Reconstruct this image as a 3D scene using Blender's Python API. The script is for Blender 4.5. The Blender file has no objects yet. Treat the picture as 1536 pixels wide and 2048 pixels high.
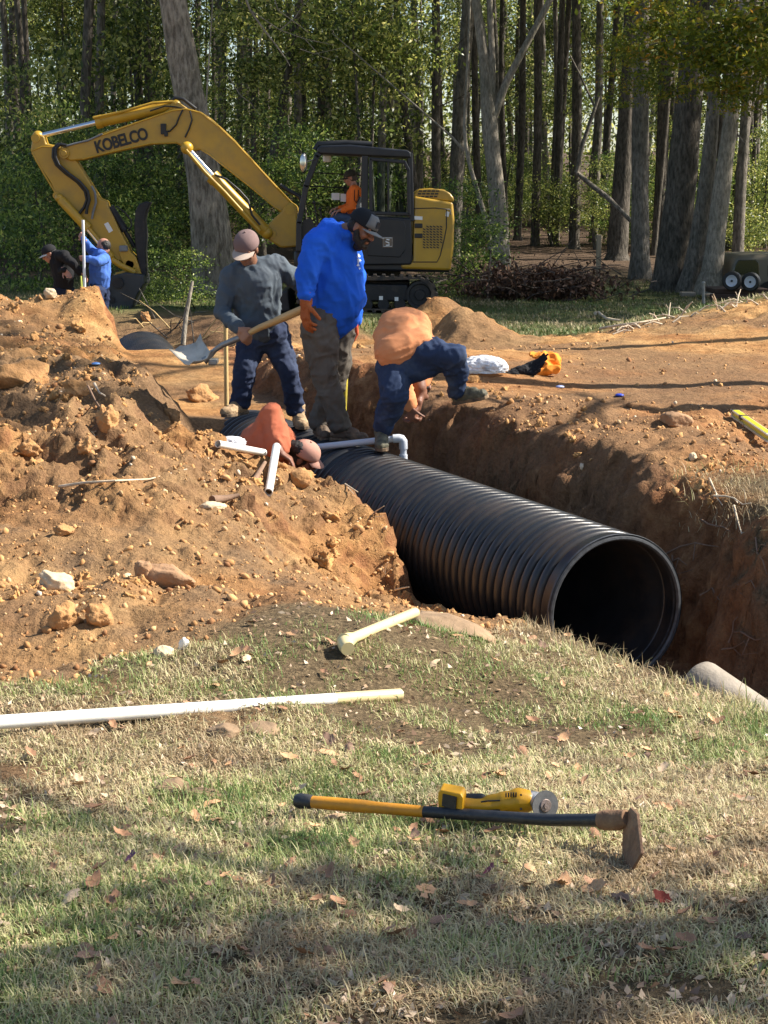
import bpy, bmesh, math, random
import numpy as np
from mathutils import Vector, Matrix, Quaternion
random.seed(7)
S = bpy.context.scene
COL = S.collection
PI = math.pi
# ------------------------------------------------------------ camera
F = 3500.0; CZ = 1.6; PIT = math.atan(634.0 / 3500.0)
CP, SP = math.cos(PIT), math.sin(PIT)
cam = bpy.data.cameras.new('camera'); camo = bpy.data.objects.new('camera', cam); COL.objects.link(camo)
cam.sensor_fit = 'VERTICAL'; cam.sensor_height = 36.0; cam.sensor_width = 27.0
cam.lens = F / 2048 * 36; cam.clip_end = 3000; cam.clip_start = 0.05
camo.location = (0, 0, CZ); camo.rotation_euler = (PI / 2 - PIT, 0, 0)
S.camera = camo

def ray(px, py):
    r = (px - 768) / F; u = (1024 - py) / F
    return Vector((r, CP + SP * u, -SP + CP * u))
def at(px, py, d):            # point whose distance along the lens axis is d
    return Vector((0, 0, CZ)) + ray(px, py) * d
def aty(px, py, Y):           # point whose world y is Y
    v = ray(px, py); return Vector((0, 0, CZ)) + v * (Y / v.y)
def pxm(Y): return F / (Y * CP + 0.3)    # photo pixels per metre

# ------------------------------------------------------------ tagging
def tag(o, label=None, cat=None, group=None, kind=None):
    if label: o['label'] = label
    if cat: o['category'] = cat
    if group: o['group'] = group
    if kind: o['kind'] = kind
    return o
def thing(name, label, cat, loc=(0, 0, 0), group=None, rz=0):
    o = bpy.data.objects.new(name, None); COL.objects.link(o); o.location = loc
    o.rotation_euler = (0, 0, rz); o.empty_display_size = .1
    bpy.context.view_layer.update()
    return tag(o, label, cat, group)
def link(name, me, m=None, parent=None):
    o = bpy.data.objects.new(name, me); COL.objects.link(o)
    if m: me.materials.append(m)
    if parent is not None:
        o.parent = parent; o.matrix_parent_inverse = parent.matrix_world.inverted() if parent.parent is None and parent.type == 'EMPTY' else Matrix()
    return o
def dup(root, group=None, label=None):
    r = root.copy(); COL.objects.link(r)
    if label: r['label'] = label
    if group: r['group'] = group
    for ch in list(root.children):
        c = ch.copy(); COL.objects.link(c); c.parent = r
        for g in list(ch.children):
            d = g.copy(); COL.objects.link(d); d.parent = c
    return r

# ------------------------------------------------------------ numpy noise
def _h(ix, iy, iz, seed):
    n = (ix * 374761393 + iy * 668265263 + iz * 2147483647 + seed * 1274126177) & 0xffffffff
    n = ((n ^ (n >> 13)) * 1274126177) & 0xffffffff
    n = ((n ^ (n >> 16)) * 2246822519) & 0xffffffff
    return ((n ^ (n >> 15)) & 0xffff).astype(np.float64) / 65535.0
def vn(x, y, z, seed=0):
    ix = np.floor(x).astype(np.int64); iy = np.floor(y).astype(np.int64); iz = np.floor(z).astype(np.int64)
    fx = x - ix; fy = y - iy; fz = z - iz
    fx = fx * fx * (3 - 2 * fx); fy = fy * fy * (3 - 2 * fy); fz = fz * fz * (3 - 2 * fz)
    r = 0
    for dx in (0, 1):
        wx = fx if dx else 1 - fx
        for dy in (0, 1):
            wy = fy if dy else 1 - fy
            for dz in (0, 1):
                wz = fz if dz else 1 - fz
                r = r + wx * wy * wz * _h(ix + dx, iy + dy, iz + dz, seed)
    return r * 2 - 1
def fbm(x, y, z, sc, octs=4, seed=0, gain=.5, billow=False):
    a = 1; t = 0; r = 0
    x = x * sc; y = y * sc; z = z * sc
    for k in range(octs):
        n = vn(x + 17.3 * k, y - 9.1 * k, z + 3.7 * k, seed + k)
        if billow: n = np.abs(n) * 2 - .7
        r = r + a * n; t += a; a *= gain; x = x * 2.03; y = y * 2.03; z = z * 2.03
    return r / t
def sst(a, b, x):
    t = np.clip((x - a) / (b - a), 0, 1); return t * t * (3 - 2 * t)

# ------------------------------------------------------------ materials
def nodes(name):
    m = bpy.data.materials.new(name); m.use_nodes = True
    nt = m.node_tree; return m, nt, nt.nodes['Principled BSDF']
def N(nt, t, **kw):
    n = nt.nodes.new(t)
    for k, v in kw.items(): setattr(n, k, v)
    return n
def noise_tex(nt, scale, detail=4, rough=.55, coord='Object', stretch=None):
    tc = N(nt, 'ShaderNodeTexCoord'); t = N(nt, 'ShaderNodeTexNoise')
    t.inputs['Scale'].default_value = scale; t.inputs['Detail'].default_value = detail; t.inputs['Roughness'].default_value = rough
    if stretch:
        mp = N(nt, 'ShaderNodeMapping'); mp.inputs['Scale'].default_value = stretch
        nt.links.new(tc.outputs[coord], mp.inputs['Vector']); nt.links.new(mp.outputs[0], t.inputs['Vector'])
    else: nt.links.new(tc.outputs[coord], t.inputs['Vector'])
    return t
def ramp(nt, fac, stops):
    r = N(nt, 'ShaderNodeValToRGB'); el = r.color_ramp.elements
    while len(el) < len(stops): el.new(.5)
    for e, (p, c) in zip(el, stops): e.position = p; e.color = (*c, 1) if len(c) == 3 else c
    nt.links.new(fac, r.inputs['Fac']); return r
def mat(name, c, rough=.6, metal=0, var=.25, scale=6, c2=None, bump=.2, bscale=None, bdist=.01, c2fac=.5, spec=.5, stretch=None, coat=0, detail=5, c2at=(.5, .7)):
    m, nt, b = nodes(name)
    b.inputs['Roughness'].default_value = rough; b.inputs['Metallic'].default_value = metal
    b.inputs['Specular IOR Level'].default_value = spec
    if coat: b.inputs['Coat Weight'].default_value = coat; b.inputs['Coat Roughness'].default_value = .15
    t = noise_tex(nt, scale, detail, stretch=stretch)
    lo = tuple(max(0, v * (1 - var)) for v in c); hi = tuple(min(1, v * (1 + var)) for v in c)
    r = ramp(nt, t.outputs['Fac'], [(.3, lo), (.7, hi)])
    out = r.outputs[0]
    if c2:
        t2 = noise_tex(nt, scale * .45 + 1.3, 6, .65)
        r2 = ramp(nt, t2.outputs['Fac'], [(c2at[0], (0, 0, 0)), (c2at[1], (c2fac,) * 3)])
        mx = N(nt, 'ShaderNodeMix', data_type='RGBA'); mx.inputs[7].default_value = (*c2, 1)
        nt.links.new(r2.outputs[0], mx.inputs[0]); nt.links.new(out, mx.inputs[6]); out = mx.outputs[2]
    nt.links.new(out, b.inputs['Base Color'])
    if bump:
        tb = noise_tex(nt, bscale or scale * 6, 4, stretch=stretch); bp = N(nt, 'ShaderNodeBump')
        bp.inputs['Strength'].default_value = bump; bp.inputs['Distance'].default_value = bdist
        nt.links.new(tb.outputs['Fac'], bp.inputs['Height']); nt.links.new(bp.outputs[0], b.inputs['Normal'])
    return m
def leaf_mat(name, stops, trans=.35, rough=.5):
    m, nt, b = nodes(name)
    a = N(nt, 'ShaderNodeAttribute', attribute_name='tint')
    r = ramp(nt, a.outputs['Fac'], stops)
    nt.links.new(r.outputs[0], b.inputs['Base Color']); b.inputs['Roughness'].default_value = rough
    tr = N(nt, 'ShaderNodeBsdfTranslucent'); nt.links.new(r.outputs[0], tr.inputs['Color'])
    mx = N(nt, 'ShaderNodeMixShader'); mx.inputs[0].default_value = trans
    nt.links.new(b.outputs[0], mx.inputs[1]); nt.links.new(tr.outputs[0], mx.inputs[2])
    nt.links.new(mx.outputs[0], nt.nodes['Material Output'].inputs['Surface'])
    return m

# ------------------------------------------------------------ mesh builder
class MB:
    def __init__(s): s.v = []; s.f = []
    def add(s, vs, fs):
        n = len(s.v); s.v += [Vector(v) for v in vs]; s.f += [tuple(i + n for i in f) for f in fs]; return s
    def box(s, c, size, M=None):
        hx, hy, hz = [a / 2 for a in size]; c = Vector(c)
        vs = [Vector((x, y, z)) for x in (-hx, hx) for y in (-hy, hy) for z in (-hz, hz)]
        if M is not None: vs = [M @ v for v in vs]
        return s.add([c + v for v in vs], [(0, 1, 3, 2), (4, 6, 7, 5), (0, 4, 5, 1), (2, 3, 7, 6), (0, 2, 6, 4), (1, 5, 7, 3)])
    def tube(s, pts, rads, n=10, cap=True, closed=False, flat=1.0, fdir=None):
        pts = [Vector(p) for p in pts]
        if not hasattr(rads, '__len__'): rads = [rads] * len(pts)
        rings = []; up = None
        for i, p in enumerate(pts):
            a = pts[i - 1] if i else (pts[-1] if closed else pts[0]); b = pts[(i + 1) % len(pts)] if (i < len(pts) - 1 or closed) else pts[-1]
            t = (b - a)
            t = t.normalized() if t.length > 1e-9 else Vector((0, 0, 1))
            if up is None:
                up = Vector(fdir) if fdir else (Vector((0, 0, 1)) if abs(t.z) < .9 else Vector((0, 1, 0)))
            x = t.cross(up)
            if x.length < 1e-6: x = t.orthogonal()
            x.normalize(); y = x.cross(t).normalized(); up = y
            rings.append([p + (x * math.cos(q) * rads[i] + y * math.sin(q) * rads[i] * flat) for q in [2 * PI * k / n for k in range(n)]])
        vs = [v for r in rings for v in r]; fs = []
        m = len(rings)
        for i in range(m if closed else m - 1):
            j = (i + 1) % m
            for k in range(n):
                fs.append((i * n + k, i * n + (k + 1) % n, j * n + (k + 1) % n, j * n + k))
        if cap and not closed:
            fs.append(tuple(range(n))[::-1]); fs.append(tuple((m - 1) * n + k for k in range(n)))
        return s.add(vs, fs)
    def cyl(s, a, b, r, r2=None, n=16): return s.tube([a, b], [r, r if r2 is None else r2], n)
    def lathe(s, prof, org, axis, n=24, closedprof=False):   # prof: (along, radius)
        org = Vector(org); ax = Vector(axis).normalized(); x = ax.orthogonal().normalized(); y = ax.cross(x)
        vs = [org + ax * a + (x * math.cos(2 * PI * k / n) + y * math.sin(2 * PI * k / n)) * r for a, r in prof for k in range(n)]
        m = len(prof); fs = []
        for i in range(m if closedprof else m - 1):
            j = (i + 1) % m
            for k in range(n): fs.append((i * n + k, i * n + (k + 1) % n, j * n + (k + 1) % n, j * n + k))
        return s.add(vs, fs)
    def prism(s, poly, vec):     # poly: list of 3d points, extruded by vec
        vec = Vector(vec); n = len(poly); vs = [Vector(p) for p in poly] + [Vector(p) + vec for p in poly]
        fs = [tuple(range(n))[::-1], tuple(range(n, 2 * n))] + [(i, (i + 1) % n, n + (i + 1) % n, n + i) for i in range(n)]
        return s.add(vs, fs)
    def ell(s, c, r, M=None, n=14, m=9):
        c = Vector(c); vs = []; fs = []
        if not hasattr(r, '__len__'): r = (r, r, r)
        for i in range(m + 1):
            th = PI * i / m
            for k in range(n):
                ph = 2 * PI * k / n; v = Vector((math.sin(th) * math.cos(ph) * r[0], math.sin(th) * math.sin(ph) * r[1], math.cos(th) * r[2]))
                vs.append(c + (M @ v if M is not None else v))
        for i in range(m):
            for k in range(n): fs.append((i * n + k, i * n + (k + 1) % n, (i + 1) * n + (k + 1) % n, (i + 1) * n + k))
        return s.add(vs, fs)
    def cap(s, p1, r1, p2, r2, n=14):        # tapered capsule
        p1 = Vector(p1); p2 = Vector(p2); d = p2 - p1
        if d.length < 1e-5: return s.ell(p1, max(r1, r2))
        t = d.normalized(); pts = []; rr = []
        for q in (-1, -.9, -.65, -.35): pts.append(p1 + t * r1 * q); rr.append(max(1e-4, r1 * math.sqrt(1 - q * q)))
        pts.append(p1); rr.append(r1); pts.append(p2); rr.append(r2)
        for q in (.35, .65, .9, 1): pts.append(p2 + t * r2 * q); rr.append(max(1e-4, r2 * math.sqrt(max(0, 1 - q * q))))
        return s.tube(pts, rr, n)
    def chain(s, pr, n=14):                  # [(p,r),...]
        for (a, ra), (b, rb) in zip(pr[:-1], pr[1:]): s.cap(a, ra, b, rb, n)
        return s
    def mesh(s, name, smooth=None):
        me = bpy.data.meshes.new(name); me.from_pydata([tuple(v) for v in s.v], [], s.f); me.update()
        bm = bmesh.new(); bm.from_mesh(me); bmesh.ops.recalc_face_normals(bm, faces=bm.faces); bm.to_mesh(me); bm.free()
        if smooth: me.polygons.foreach_set('use_smooth', [True] * len(me.polygons))
        return me
    def build(s, name, m, parent=None, smooth=None, bevel=0, auto=None, seg=2):
        o = link(name, s.mesh(name, smooth), m, parent)
        if bevel:
            b = o.modifiers.new('b', 'BEVEL'); b.width = bevel; b.segments = seg; b.limit_method = 'ANGLE'; b.angle_limit = .6
        if auto:
            o.data.polygons.foreach_set('use_smooth', [True] * len(o.data.polygons))
            o.data.set_sharp_from_angle(angle=auto)
        return o
def npmesh(name, V, Q, tint=None, smooth=False, attr='tint'):
    me = bpy.data.meshes.new(name); V = np.asarray(V, dtype=np.float32); Q = np.asarray(Q, dtype=np.int32); k = Q.shape[1]
    me.vertices.add(len(V)); me.vertices.foreach_set('co', V.ravel())
    me.loops.add(Q.size); me.loops.foreach_set('vertex_index', Q.ravel())
    me.polygons.add(len(Q)); me.polygons.foreach_set('loop_start', np.arange(0, Q.size, k, dtype=np.int32))
    me.polygons.foreach_set('loop_total', np.full(len(Q), k, dtype=np.int32))
    if smooth: me.polygons.foreach_set('use_smooth', np.ones(len(Q), dtype=bool))
    if tint is not None:
        a = me.attributes.new(attr, 'FLOAT', 'POINT'); a.data.foreach_set('value', np.asarray(tint, dtype=np.float32))
    me.update(calc_edges=True); me.validate(); return me
def evalmesh(me, mods):
    o = bpy.data.objects.new('tmp', me); COL.objects.link(o)
    for t, kw in mods:
        md = o.modifiers.new('m', t)
        for k, v in kw.items(): setattr(md, k, v)
    bpy.context.view_layer.update()
    dg = bpy.context.evaluated_depsgraph_get(); r = bpy.data.meshes.new_from_object(o.evaluated_get(dg))
    bpy.data.objects.remove(o); return r
def remesh(mb, name, m, parent=None, vox=.012, smooth=4, wr=0, ws=(8, 8, 8), seed=1, wr2=0):
    me = evalmesh(mb.mesh(name), [('REMESH', dict(mode='VOXEL', voxel_size=vox, use_smooth_shade=True)), ('SMOOTH', dict(factor=.5, iterations=smooth))])
    if wr:
        n = len(me.vertices); co = np.empty(n * 3); me.vertices.foreach_get('co', co); co = co.reshape(-1, 3)
        no = np.empty(n * 3); me.vertices.foreach_get('normal', no); no = no.reshape(-1, 3)
        wx = co[:, 0] + .05 * vn(co[:, 0] * 7, co[:, 1] * 7, co[:, 2] * 7, seed + 31); wz = co[:, 2] + .05 * vn(co[:, 0] * 7, co[:, 1] * 7, co[:, 2] * 7, seed + 77)
        d = .5 * vn(wx * 3.1, co[:, 1] * 3.1, wz * 3.1, seed + 9)
        for kk, gg in ((1.1, .9), (2.1, .8), (4.2, .45)):
            rdg = 1 - np.abs(vn((wx + .35 * wz) * ws[0] * kk + 5 * kk, co[:, 1] * ws[1] * kk, (wz - .3 * wx) * ws[2] * kk, seed + int(7 * kk)))
            d = d + gg * (rdg ** 2.2 * 2 - .9)
        co += no * (d * wr)[:, None]; me.vertices.foreach_set('co', co.ravel()); me.update()
    me.polygons.foreach_set('use_smooth', [True] * len(me.polygons))
    return link(name, me, m, parent)
# ------------------------------------------------------------ terrain
TR = [np.array((1.258 + .418 * 8, 9.24 - .908 * 8)), np.array((-1.46, 15.14)), np.array((-2.45, 19.3)), np.array((-3.5, 27.5))]
def trench_sd(x, y):
    best = np.full(x.shape, 1e9); sd = np.zeros(x.shape); ss = np.zeros(x.shape); acc = -8.0
    for a, b in zip(TR[:-1], TR[1:]):
        d = b - a; L = np.hypot(*d); u = d / L
        t = (x - a[0]) * u[0] + (y - a[1]) * u[1]; tc = np.clip(t, 0, L)
        qx = x - a[0] - u[0] * tc; qy = y - a[1] - u[1] * tc; dist = np.hypot(qx, qy)
        side = np.sign(qx * u[1] - qy * u[0])                # + is right of the line
        m = dist < best; best = np.where(m, dist, best); sd = np.where(m, dist * side, sd); ss = np.where(m, acc + tc, ss); acc += L
    return sd, ss
CP_PX = [  # (px, py, depth)
 (0,1420,6.2),(400,1420,6.2),(760,1260,7.2),(300,1150,8.3),(100,1250,7.3),(500,1150,8.5),(650,1180,8.6),(900,1250,8.3),(1100,1300,8.1),(1300,1345,7.8),(1480,1395,7.3),
 (1200,1420,6.8),(1500,1500,6.2),(900,1400,6.8),(768,1600,5.2),(300,1640,4.9),(1300,1640,4.9),
 (400,1080,9.2),(100,1020,9.2),(250,1020,9.3),(300,930,10.0),(230,830,10.8),(100,900,10.3),(0,850,10.9),(420,950,10.2),(520,925,10.9),(530,900,11.25),(430,893,11.2),(340,870,11.0),(640,905,11.2),(600,1000,10.7),
 (700,1000,10.75),(700,1100,10.4),(600,1100,9.9),(760,1180,10.2),(620,1050,10.3),
 (0,800,12.6),(200,800,12.3),(200,735,14),(0,730,14),(400,765,13.6),(440,835,12.6),(330,722,14.3),(480,812,13.3),(500,862,12.2),
 (150,690,16),(0,690,16),(300,705,16.5),(100,640,17.5),(50,597,19),(0,587,19),(200,630,18.5),(250,665,18),(-200,600,18),(-200,720,15),(-300,850,11),
 (760,700,15.5),(850,720,15),(1000,760,14.5),(1200,760,15),(1536,780,14),(1536,700,17),(1300,680,18),(1536,595,21),(1300,640,20.5),(1040,690,19),(1200,660,20),(1700,560,22),(1800,800,14),
 (1100,820,13),(1300,850,12),(1400,905,11),(1536,900,11.5),(1536,850,12.3),(1500,985,10.2),(1536,1050,9.5),(1000,850,12.2),(940,820,12.7),(1700,1000,9.7),
 (1340,890,11.2),(410,580,23),(330,622,22),(470,610,22),(300,680,19.7),(600,650,22),(540,705,17),(620,700,17)]
cps = [at(*p) for p in CP_PX]
wp = [(x, y, 0.0 + .02 * (x < 0)) for x in (-4, -1.5, 1.5, 4) for y in (-4, 0, 2.5)] + [(0, 4.1, -.05), (-2, 4.1, -.04), (2, 4.1, -.05), (-4, 6.5, -.15), (4, 5, -.15), (5, 8, -.15), (7, 12, .1), (7, 18, .4), (-6, 10, .1), (-8, 16, .3)]
wp += [(x, y, -.22) for x in (-9, -5.5, -2, 1.5, 4.5, 8) for y in (25.5, 31)] + [(-6, 21.5, -.1), (-3.1, 12.0, -.02), (-1.9, 12.0, .03), (3, 23.5, -.15), (1, 23, -.2), (6.5, 24.5, 0)]
CTRL = np.array([(p.x, p.y, p.z) for p in cps] + wp)
def tps_fit(P, lam=.02):
    n = len(P); d = np.hypot(P[:, None, 0] - P[None, :, 0], P[:, None, 1] - P[None, :, 1])
    K = np.where(d > 0, d * d * np.log(d + 1e-12), 0) + np.eye(n) * lam
    Q = np.c_[np.ones(n), P[:, :2]]; A = np.zeros((n + 3, n + 3)); A[:n, :n] = K; A[:n, n:] = Q; A[n:, :n] = Q.T
    return np.linalg.solve(A, np.r_[P[:, 2], 0, 0, 0])
TW = tps_fit(CTRL)
def tps(x, y):
    out = np.empty(x.shape)
    for i in range(0, len(x), 40000):
        X = x[i:i + 40000]; Y = y[i:i + 40000]
        d2 = (X[:, None] - CTRL[None, :, 0]) ** 2 + (Y[:, None] - CTRL[None, :, 1]) ** 2
        out[i:i + 40000] = (.5 * d2 * np.log(d2 + 1e-12)) @ TW[:-3] + TW[-3] + TW[-2] * X + TW[-1] * Y
    return out
def far_h(x, y): return -.22 + np.maximum(0, y - 36) * .040 + .12 * fbm(x, y, 0 * x, .12, 3, 5)
MOUNDS = []   # cx, cy, rx, ry, h
def mnd(px, py_base, Y, rx, ry, h): p = aty(px, py_base, Y); MOUNDS.append((p.x, Y, rx, ry, h))
mnd(900, 640, 20.5, .55, .9, .34); mnd(975, 660, 19.4, .5, .6, .20); mnd(850, 640, 21, .5, .8, .26); mnd(925, 650, 19.6, .35, .4, .16)
mnd(1150, 850, 12.6, .42, .3, .10); mnd(230, 830, 10.9, .3, .35, .10); mnd(380, 590, 23.5, .8, 1.2, .12)
mnd(215, 670, 18.4, .40, .6, .26); mnd(160, 640, 18.8, .5, .6, .14); mnd(190, 1235, 7.35, .22, .25, .05); mnd(310, 1120, 8.5, .5, .25, .05)
mnd(640, 640, 19, 1.2, .6, .10); mnd(1330, 870, 11.9, .5, .3, .06); mnd(540, 760, 14.8, .5, .7, .12)
mnd(340, 950, 9.9, .35, .25, .06); mnd(60, 1580, 5.4, .2, .25, .03)
def xs(px, Y): return (px - 768) / F * (Y * CP + .3)
def masks(x, y):
    sd, ss = trench_sd(x, y)
    nz = fbm(x, y, 0 * x, 1.3, 4, 11); nz2 = fbm(x, y, 0 * x, 4.0, 3, 12)
    by = np.interp(x, [-3, -1.6, -1.0, -.6, 0, 1.0, 2.0, 3.5, 6], [5.8, 6.05, 6.55, 7.1, 7.9, 9.4, 9.0, 8.0, 8.0])
    g = sst(.45, -.45, y - by + nz * .9 + nz2 * .5)
    g2 = sst(1.75, 2.15, x + nz * .35) * sst(10.9, 10.2, y + nz * .5) * (sd > .5)      # grass on the right bank
    lawn = sst(0.15, .7, (y - np.interp(x, [-9, 1.2, 2.2, 5.4, 12], [22.5, 21.5, 19.3, 21.3, 24])) + nz * .5)
    lawn = lawn * sst(1.5, 3.0, np.hypot((x + 2.1) / 1.0, (y - 22.8) / 1.3) * 1.6)  # dirt bank stays bare
    lawn = lawn * sst(1.6, 3.0, np.abs(sd) + (y > 27.5) * 9 + nz * .5)
    lawn = lawn * (1 - sst(-.3, -1.3, x) * sst(29, 27.5, y))
    g = np.maximum(np.maximum(g, g2), lawn)
    litter = sst(34, 40, y + nz * 3)
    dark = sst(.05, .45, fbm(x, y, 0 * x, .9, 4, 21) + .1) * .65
    # tree shade painted over the mound band; darker topsoil strip before the mound
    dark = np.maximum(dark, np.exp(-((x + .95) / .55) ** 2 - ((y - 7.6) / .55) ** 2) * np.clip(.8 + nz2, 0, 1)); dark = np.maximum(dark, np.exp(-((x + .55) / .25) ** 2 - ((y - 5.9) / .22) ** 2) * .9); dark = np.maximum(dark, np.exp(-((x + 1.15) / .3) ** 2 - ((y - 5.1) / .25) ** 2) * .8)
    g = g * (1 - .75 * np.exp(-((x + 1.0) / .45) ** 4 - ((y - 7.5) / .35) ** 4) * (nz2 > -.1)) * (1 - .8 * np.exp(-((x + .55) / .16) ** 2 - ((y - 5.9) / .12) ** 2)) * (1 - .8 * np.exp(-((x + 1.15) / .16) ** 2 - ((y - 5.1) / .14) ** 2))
    dark = np.maximum(dark, sst(11.4, 12.0, y + .3 * nz) * sst(15.0, 14.3, y + .3 * nz) * sst(-.6, -1.2, x) * .85)  # mound band: shade of the trees put into the soil colour
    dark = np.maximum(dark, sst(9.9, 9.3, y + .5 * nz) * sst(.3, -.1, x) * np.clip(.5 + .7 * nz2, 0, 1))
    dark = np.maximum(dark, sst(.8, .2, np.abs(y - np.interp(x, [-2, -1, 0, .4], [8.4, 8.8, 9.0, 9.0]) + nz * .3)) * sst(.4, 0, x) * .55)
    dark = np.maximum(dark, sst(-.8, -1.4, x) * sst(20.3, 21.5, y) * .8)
    red = sst(.3, 1.0, sd) * sst(9, 4, ss) * .6
    red = np.maximum(red, (sd > .4) * (sd < 1.0) * 1.0)
    return g, dark, litter, red, sd, ss
def height(x, y):
    g, dark, litter, red, sd, ss = masks(x, y)
    z = tps(x, y)
    z = z * (1 - sst(25, 30, y)) + far_h(x, y) * sst(25, 30, y)
    z = np.where(y < -4, 0, z); z = np.clip(z, -.9, 6.5)
    for cx, cy, rx, ry, h in MOUNDS:
        q = np.maximum(0, 1 - ((x - cx) / rx / 1.6) ** 2 - ((y - cy) / ry / 1.6) ** 2); z = z + h * q * q
    # hollow where the two far workers stand
    z = z - .75 * np.exp(-((x + 4.3) / 1.4) ** 4 - ((y - 25.2) / 2.2) ** 4)
    dirt = np.clip(1 - g, 0, 1) * (1 - litter)
    far = sst(24, 30, y)
    cl = fbm(x + .15 * fbm(x, y, 0 * x, 2, 2, 201), y + .15 * fbm(x, y, 0 * x, 2, 2, 202), 0 * x, 2.6, 7, 3, .62, True); big = fbm(x, y, 0 * x, .9, 4, 8)
    left = sst(.5, -.5, sd); amp = .075 + .125 * left * sst(8.7, 9.6, y)
    flat = sst(12.6, 13.6, y) * sst(.6, 1.6, sd) * sst(19.2, 18.0, y); amp = amp * (1 - .72 * flat)
    amp = amp * (1 - .45 * sst(14.6, 15.6, y) * left)
    z = z + dirt * (cl * amp + big * amp * .8) - .06 * left * sst(15, 16.5, y) * (y < 22)
    z = z + (1 - dirt) * fbm(x, y, 0 * x, 3.0, 4, 4) * (.022 + .03 * far)
    # trench
    jit = .20 * fbm(x, y, 0 * x, 1.7, 5, 41, .6) * np.where(sd > 0, 1, .7) + .04 * fbm(x, y, 0 * x, 7, 3, 42)
    w0L = np.interp(ss, [-8, -1.4, 1.4, 2.2, 2.7, 4.2, 5.2, 10, 14], [.55, .48, .47, .50, .85, .95, .50, .5, .9])
    w1L = np.interp(ss, [-8, -1.4, 1.4, 2.2, 2.7, 4.2, 5.2, 10, 14], [.95, .75, .68, .72, 1.15, 1.2, 1.05, .70, 1.3])
    w0R = np.interp(ss, [-8, 0, 5, 9, 14], [.62, .58, .56, .55, .8]); w1R = np.interp(ss, [-8, 0, 5, 9, 11, 14], [1.25, 1.08, 1.0, 1.1, 1.9, 2.2])
    ad = np.abs(sd) + jit; w0 = np.where(sd > 0, w0R, w0L); w1 = np.where(sd > 0, w1R, w1L)
    k = np.clip((ad - w0) / (w1 - w0), 0, 1); k = 1 - (1 - k) ** np.where(sd > 0, 2.1, 1.5)
    k = np.where(ss > 17.5, np.maximum(k, sst(17.5, 19, ss)), k)
    floor = np.interp(ss, [-8, 4.7, 5.6, 8.0, 8.8, 9.9, 10.7, 20], [-1.06, -1.06, -.22, -.10, .02, .02, -.9, -1.06]) + .05 * fbm(x, y, 0 * x, 2, 3, 44)
    z = floor * (1 - k) + z * k
    return z
def grid():
    ys = [-6.0]
    while ys[-1] < 2.4: ys.append(ys[-1] + .3)
    while ys[-1] < 27: ys.append(ys[-1] + max(.011, .0024 * ys[-1]))
    while ys[-1] < 500: ys.append(ys[-1] * 1.018)
    core = np.arange(-.38, .3801, .0022); out = [.38]
    while out[-1] < 4: out.append(out[-1] * 1.06)
    us = np.r_[-np.array(out[::-1][:-1]), core, np.array(out[1:])]
    return np.array(ys), us
GY, GU = grid()
GX = GU[None, :] * np.maximum(GY, 3.5)[:, None]; GYY = np.repeat(GY[:, None], len(GU), 1)
gx, gy = GX.ravel(), GYY.ravel()
gz = height(gx, gy); GZ = gz.reshape(GX.shape)
# displace along the normal with 3d noise so the steep walls get lumps too
P = np.stack([GX, GYY, GZ], -1)
du = np.gradient(P, axis=1); dv = np.gradient(P, axis=0); nrm = np.cross(du, dv); nrm /= np.linalg.norm(nrm, axis=2, keepdims=True) + 1e-12
steep = (1 - nrm[..., 2]).ravel()
mg, mdk, mlit, mred, msd, mss = masks(gx, gy)
amp = sst(.15, .6, steep) * .13 * (gy < 30) * (gy > 5) + .014 * (1 - mg) * (gy > 5) * (gy < 26)
amp = amp * np.where((msd < 0) & (mss > 2.2), .4, 1)
dsp = amp * (.6 * fbm(gx, gy, gz * .7, 5.0, 5, 61, .6, True) + .8 * fbm(gx, gy, gz * .5, 1.9, 3, 66, .5)) + .05 * sst(18.2, 19, gy) * (gy < 24) * (1 - mg) * fbm(gx, gy, gz, 3.0, 5, 67, .6, True)
P = P + nrm * dsp.reshape(GX.shape)[..., None]
GXd, GYd, GZ = P[..., 0], P[..., 1], P[..., 2]
ny, nx = GX.shape
idx = np.arange(ny * nx).reshape(ny, nx)
Q = np.stack([idx[:-1, :-1], idx[:-1, 1:], idx[1:, 1:], idx[1:, :-1]], -1).reshape(-1, 4)
gme = npmesh('ground', P.reshape(-1, 3), Q, smooth=True)
for nm, arr in (('grass', np.where(steep > .45, 0, mg)), ('dark', mdk), ('litter', mlit), ('red', np.maximum(mred, sst(.2, .6, steep)) * (gy < 30))):
    a = gme.attributes.new(nm, 'FLOAT', 'POINT'); a.data.foreach_set('value', arr.astype(np.float32))
def gz_at(x, y):     # final ground height, arrays
    x = np.asarray(x, float); y = np.asarray(y, float)
    j = np.clip(np.searchsorted(GY, y) - 1, 0, ny - 2); u = x / np.maximum(y, 3.5); i = np.clip(np.searchsorted(GU, u) - 1, 0, nx - 2)
    fy = (y - GY[j]) / (GY[j + 1] - GY[j]); fx = (u - GU[i]) / (GU[i + 1] - GU[i])
    return (GZ[j, i] * (1 - fx) + GZ[j, i + 1] * fx) * (1 - fy) + (GZ[j + 1, i] * (1 - fx) + GZ[j + 1, i + 1] * fx) * fy
def G(x, y, dz=0): return Vector((x, y, float(gz_at([x], [y])[0]) + dz))
def hit(px, py, d0=3.5, d1=70):      # where the ray of a photo pixel meets the ground
    v = ray(px, py); ds = np.arange(d0, d1, .02); h = gz_at(v.x * ds, v.y * ds); zz = CZ + v.z * ds
    k = np.argmax(zz < h); return Vector((v.x * ds[k], v.y * ds[k], h[k]))

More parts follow.
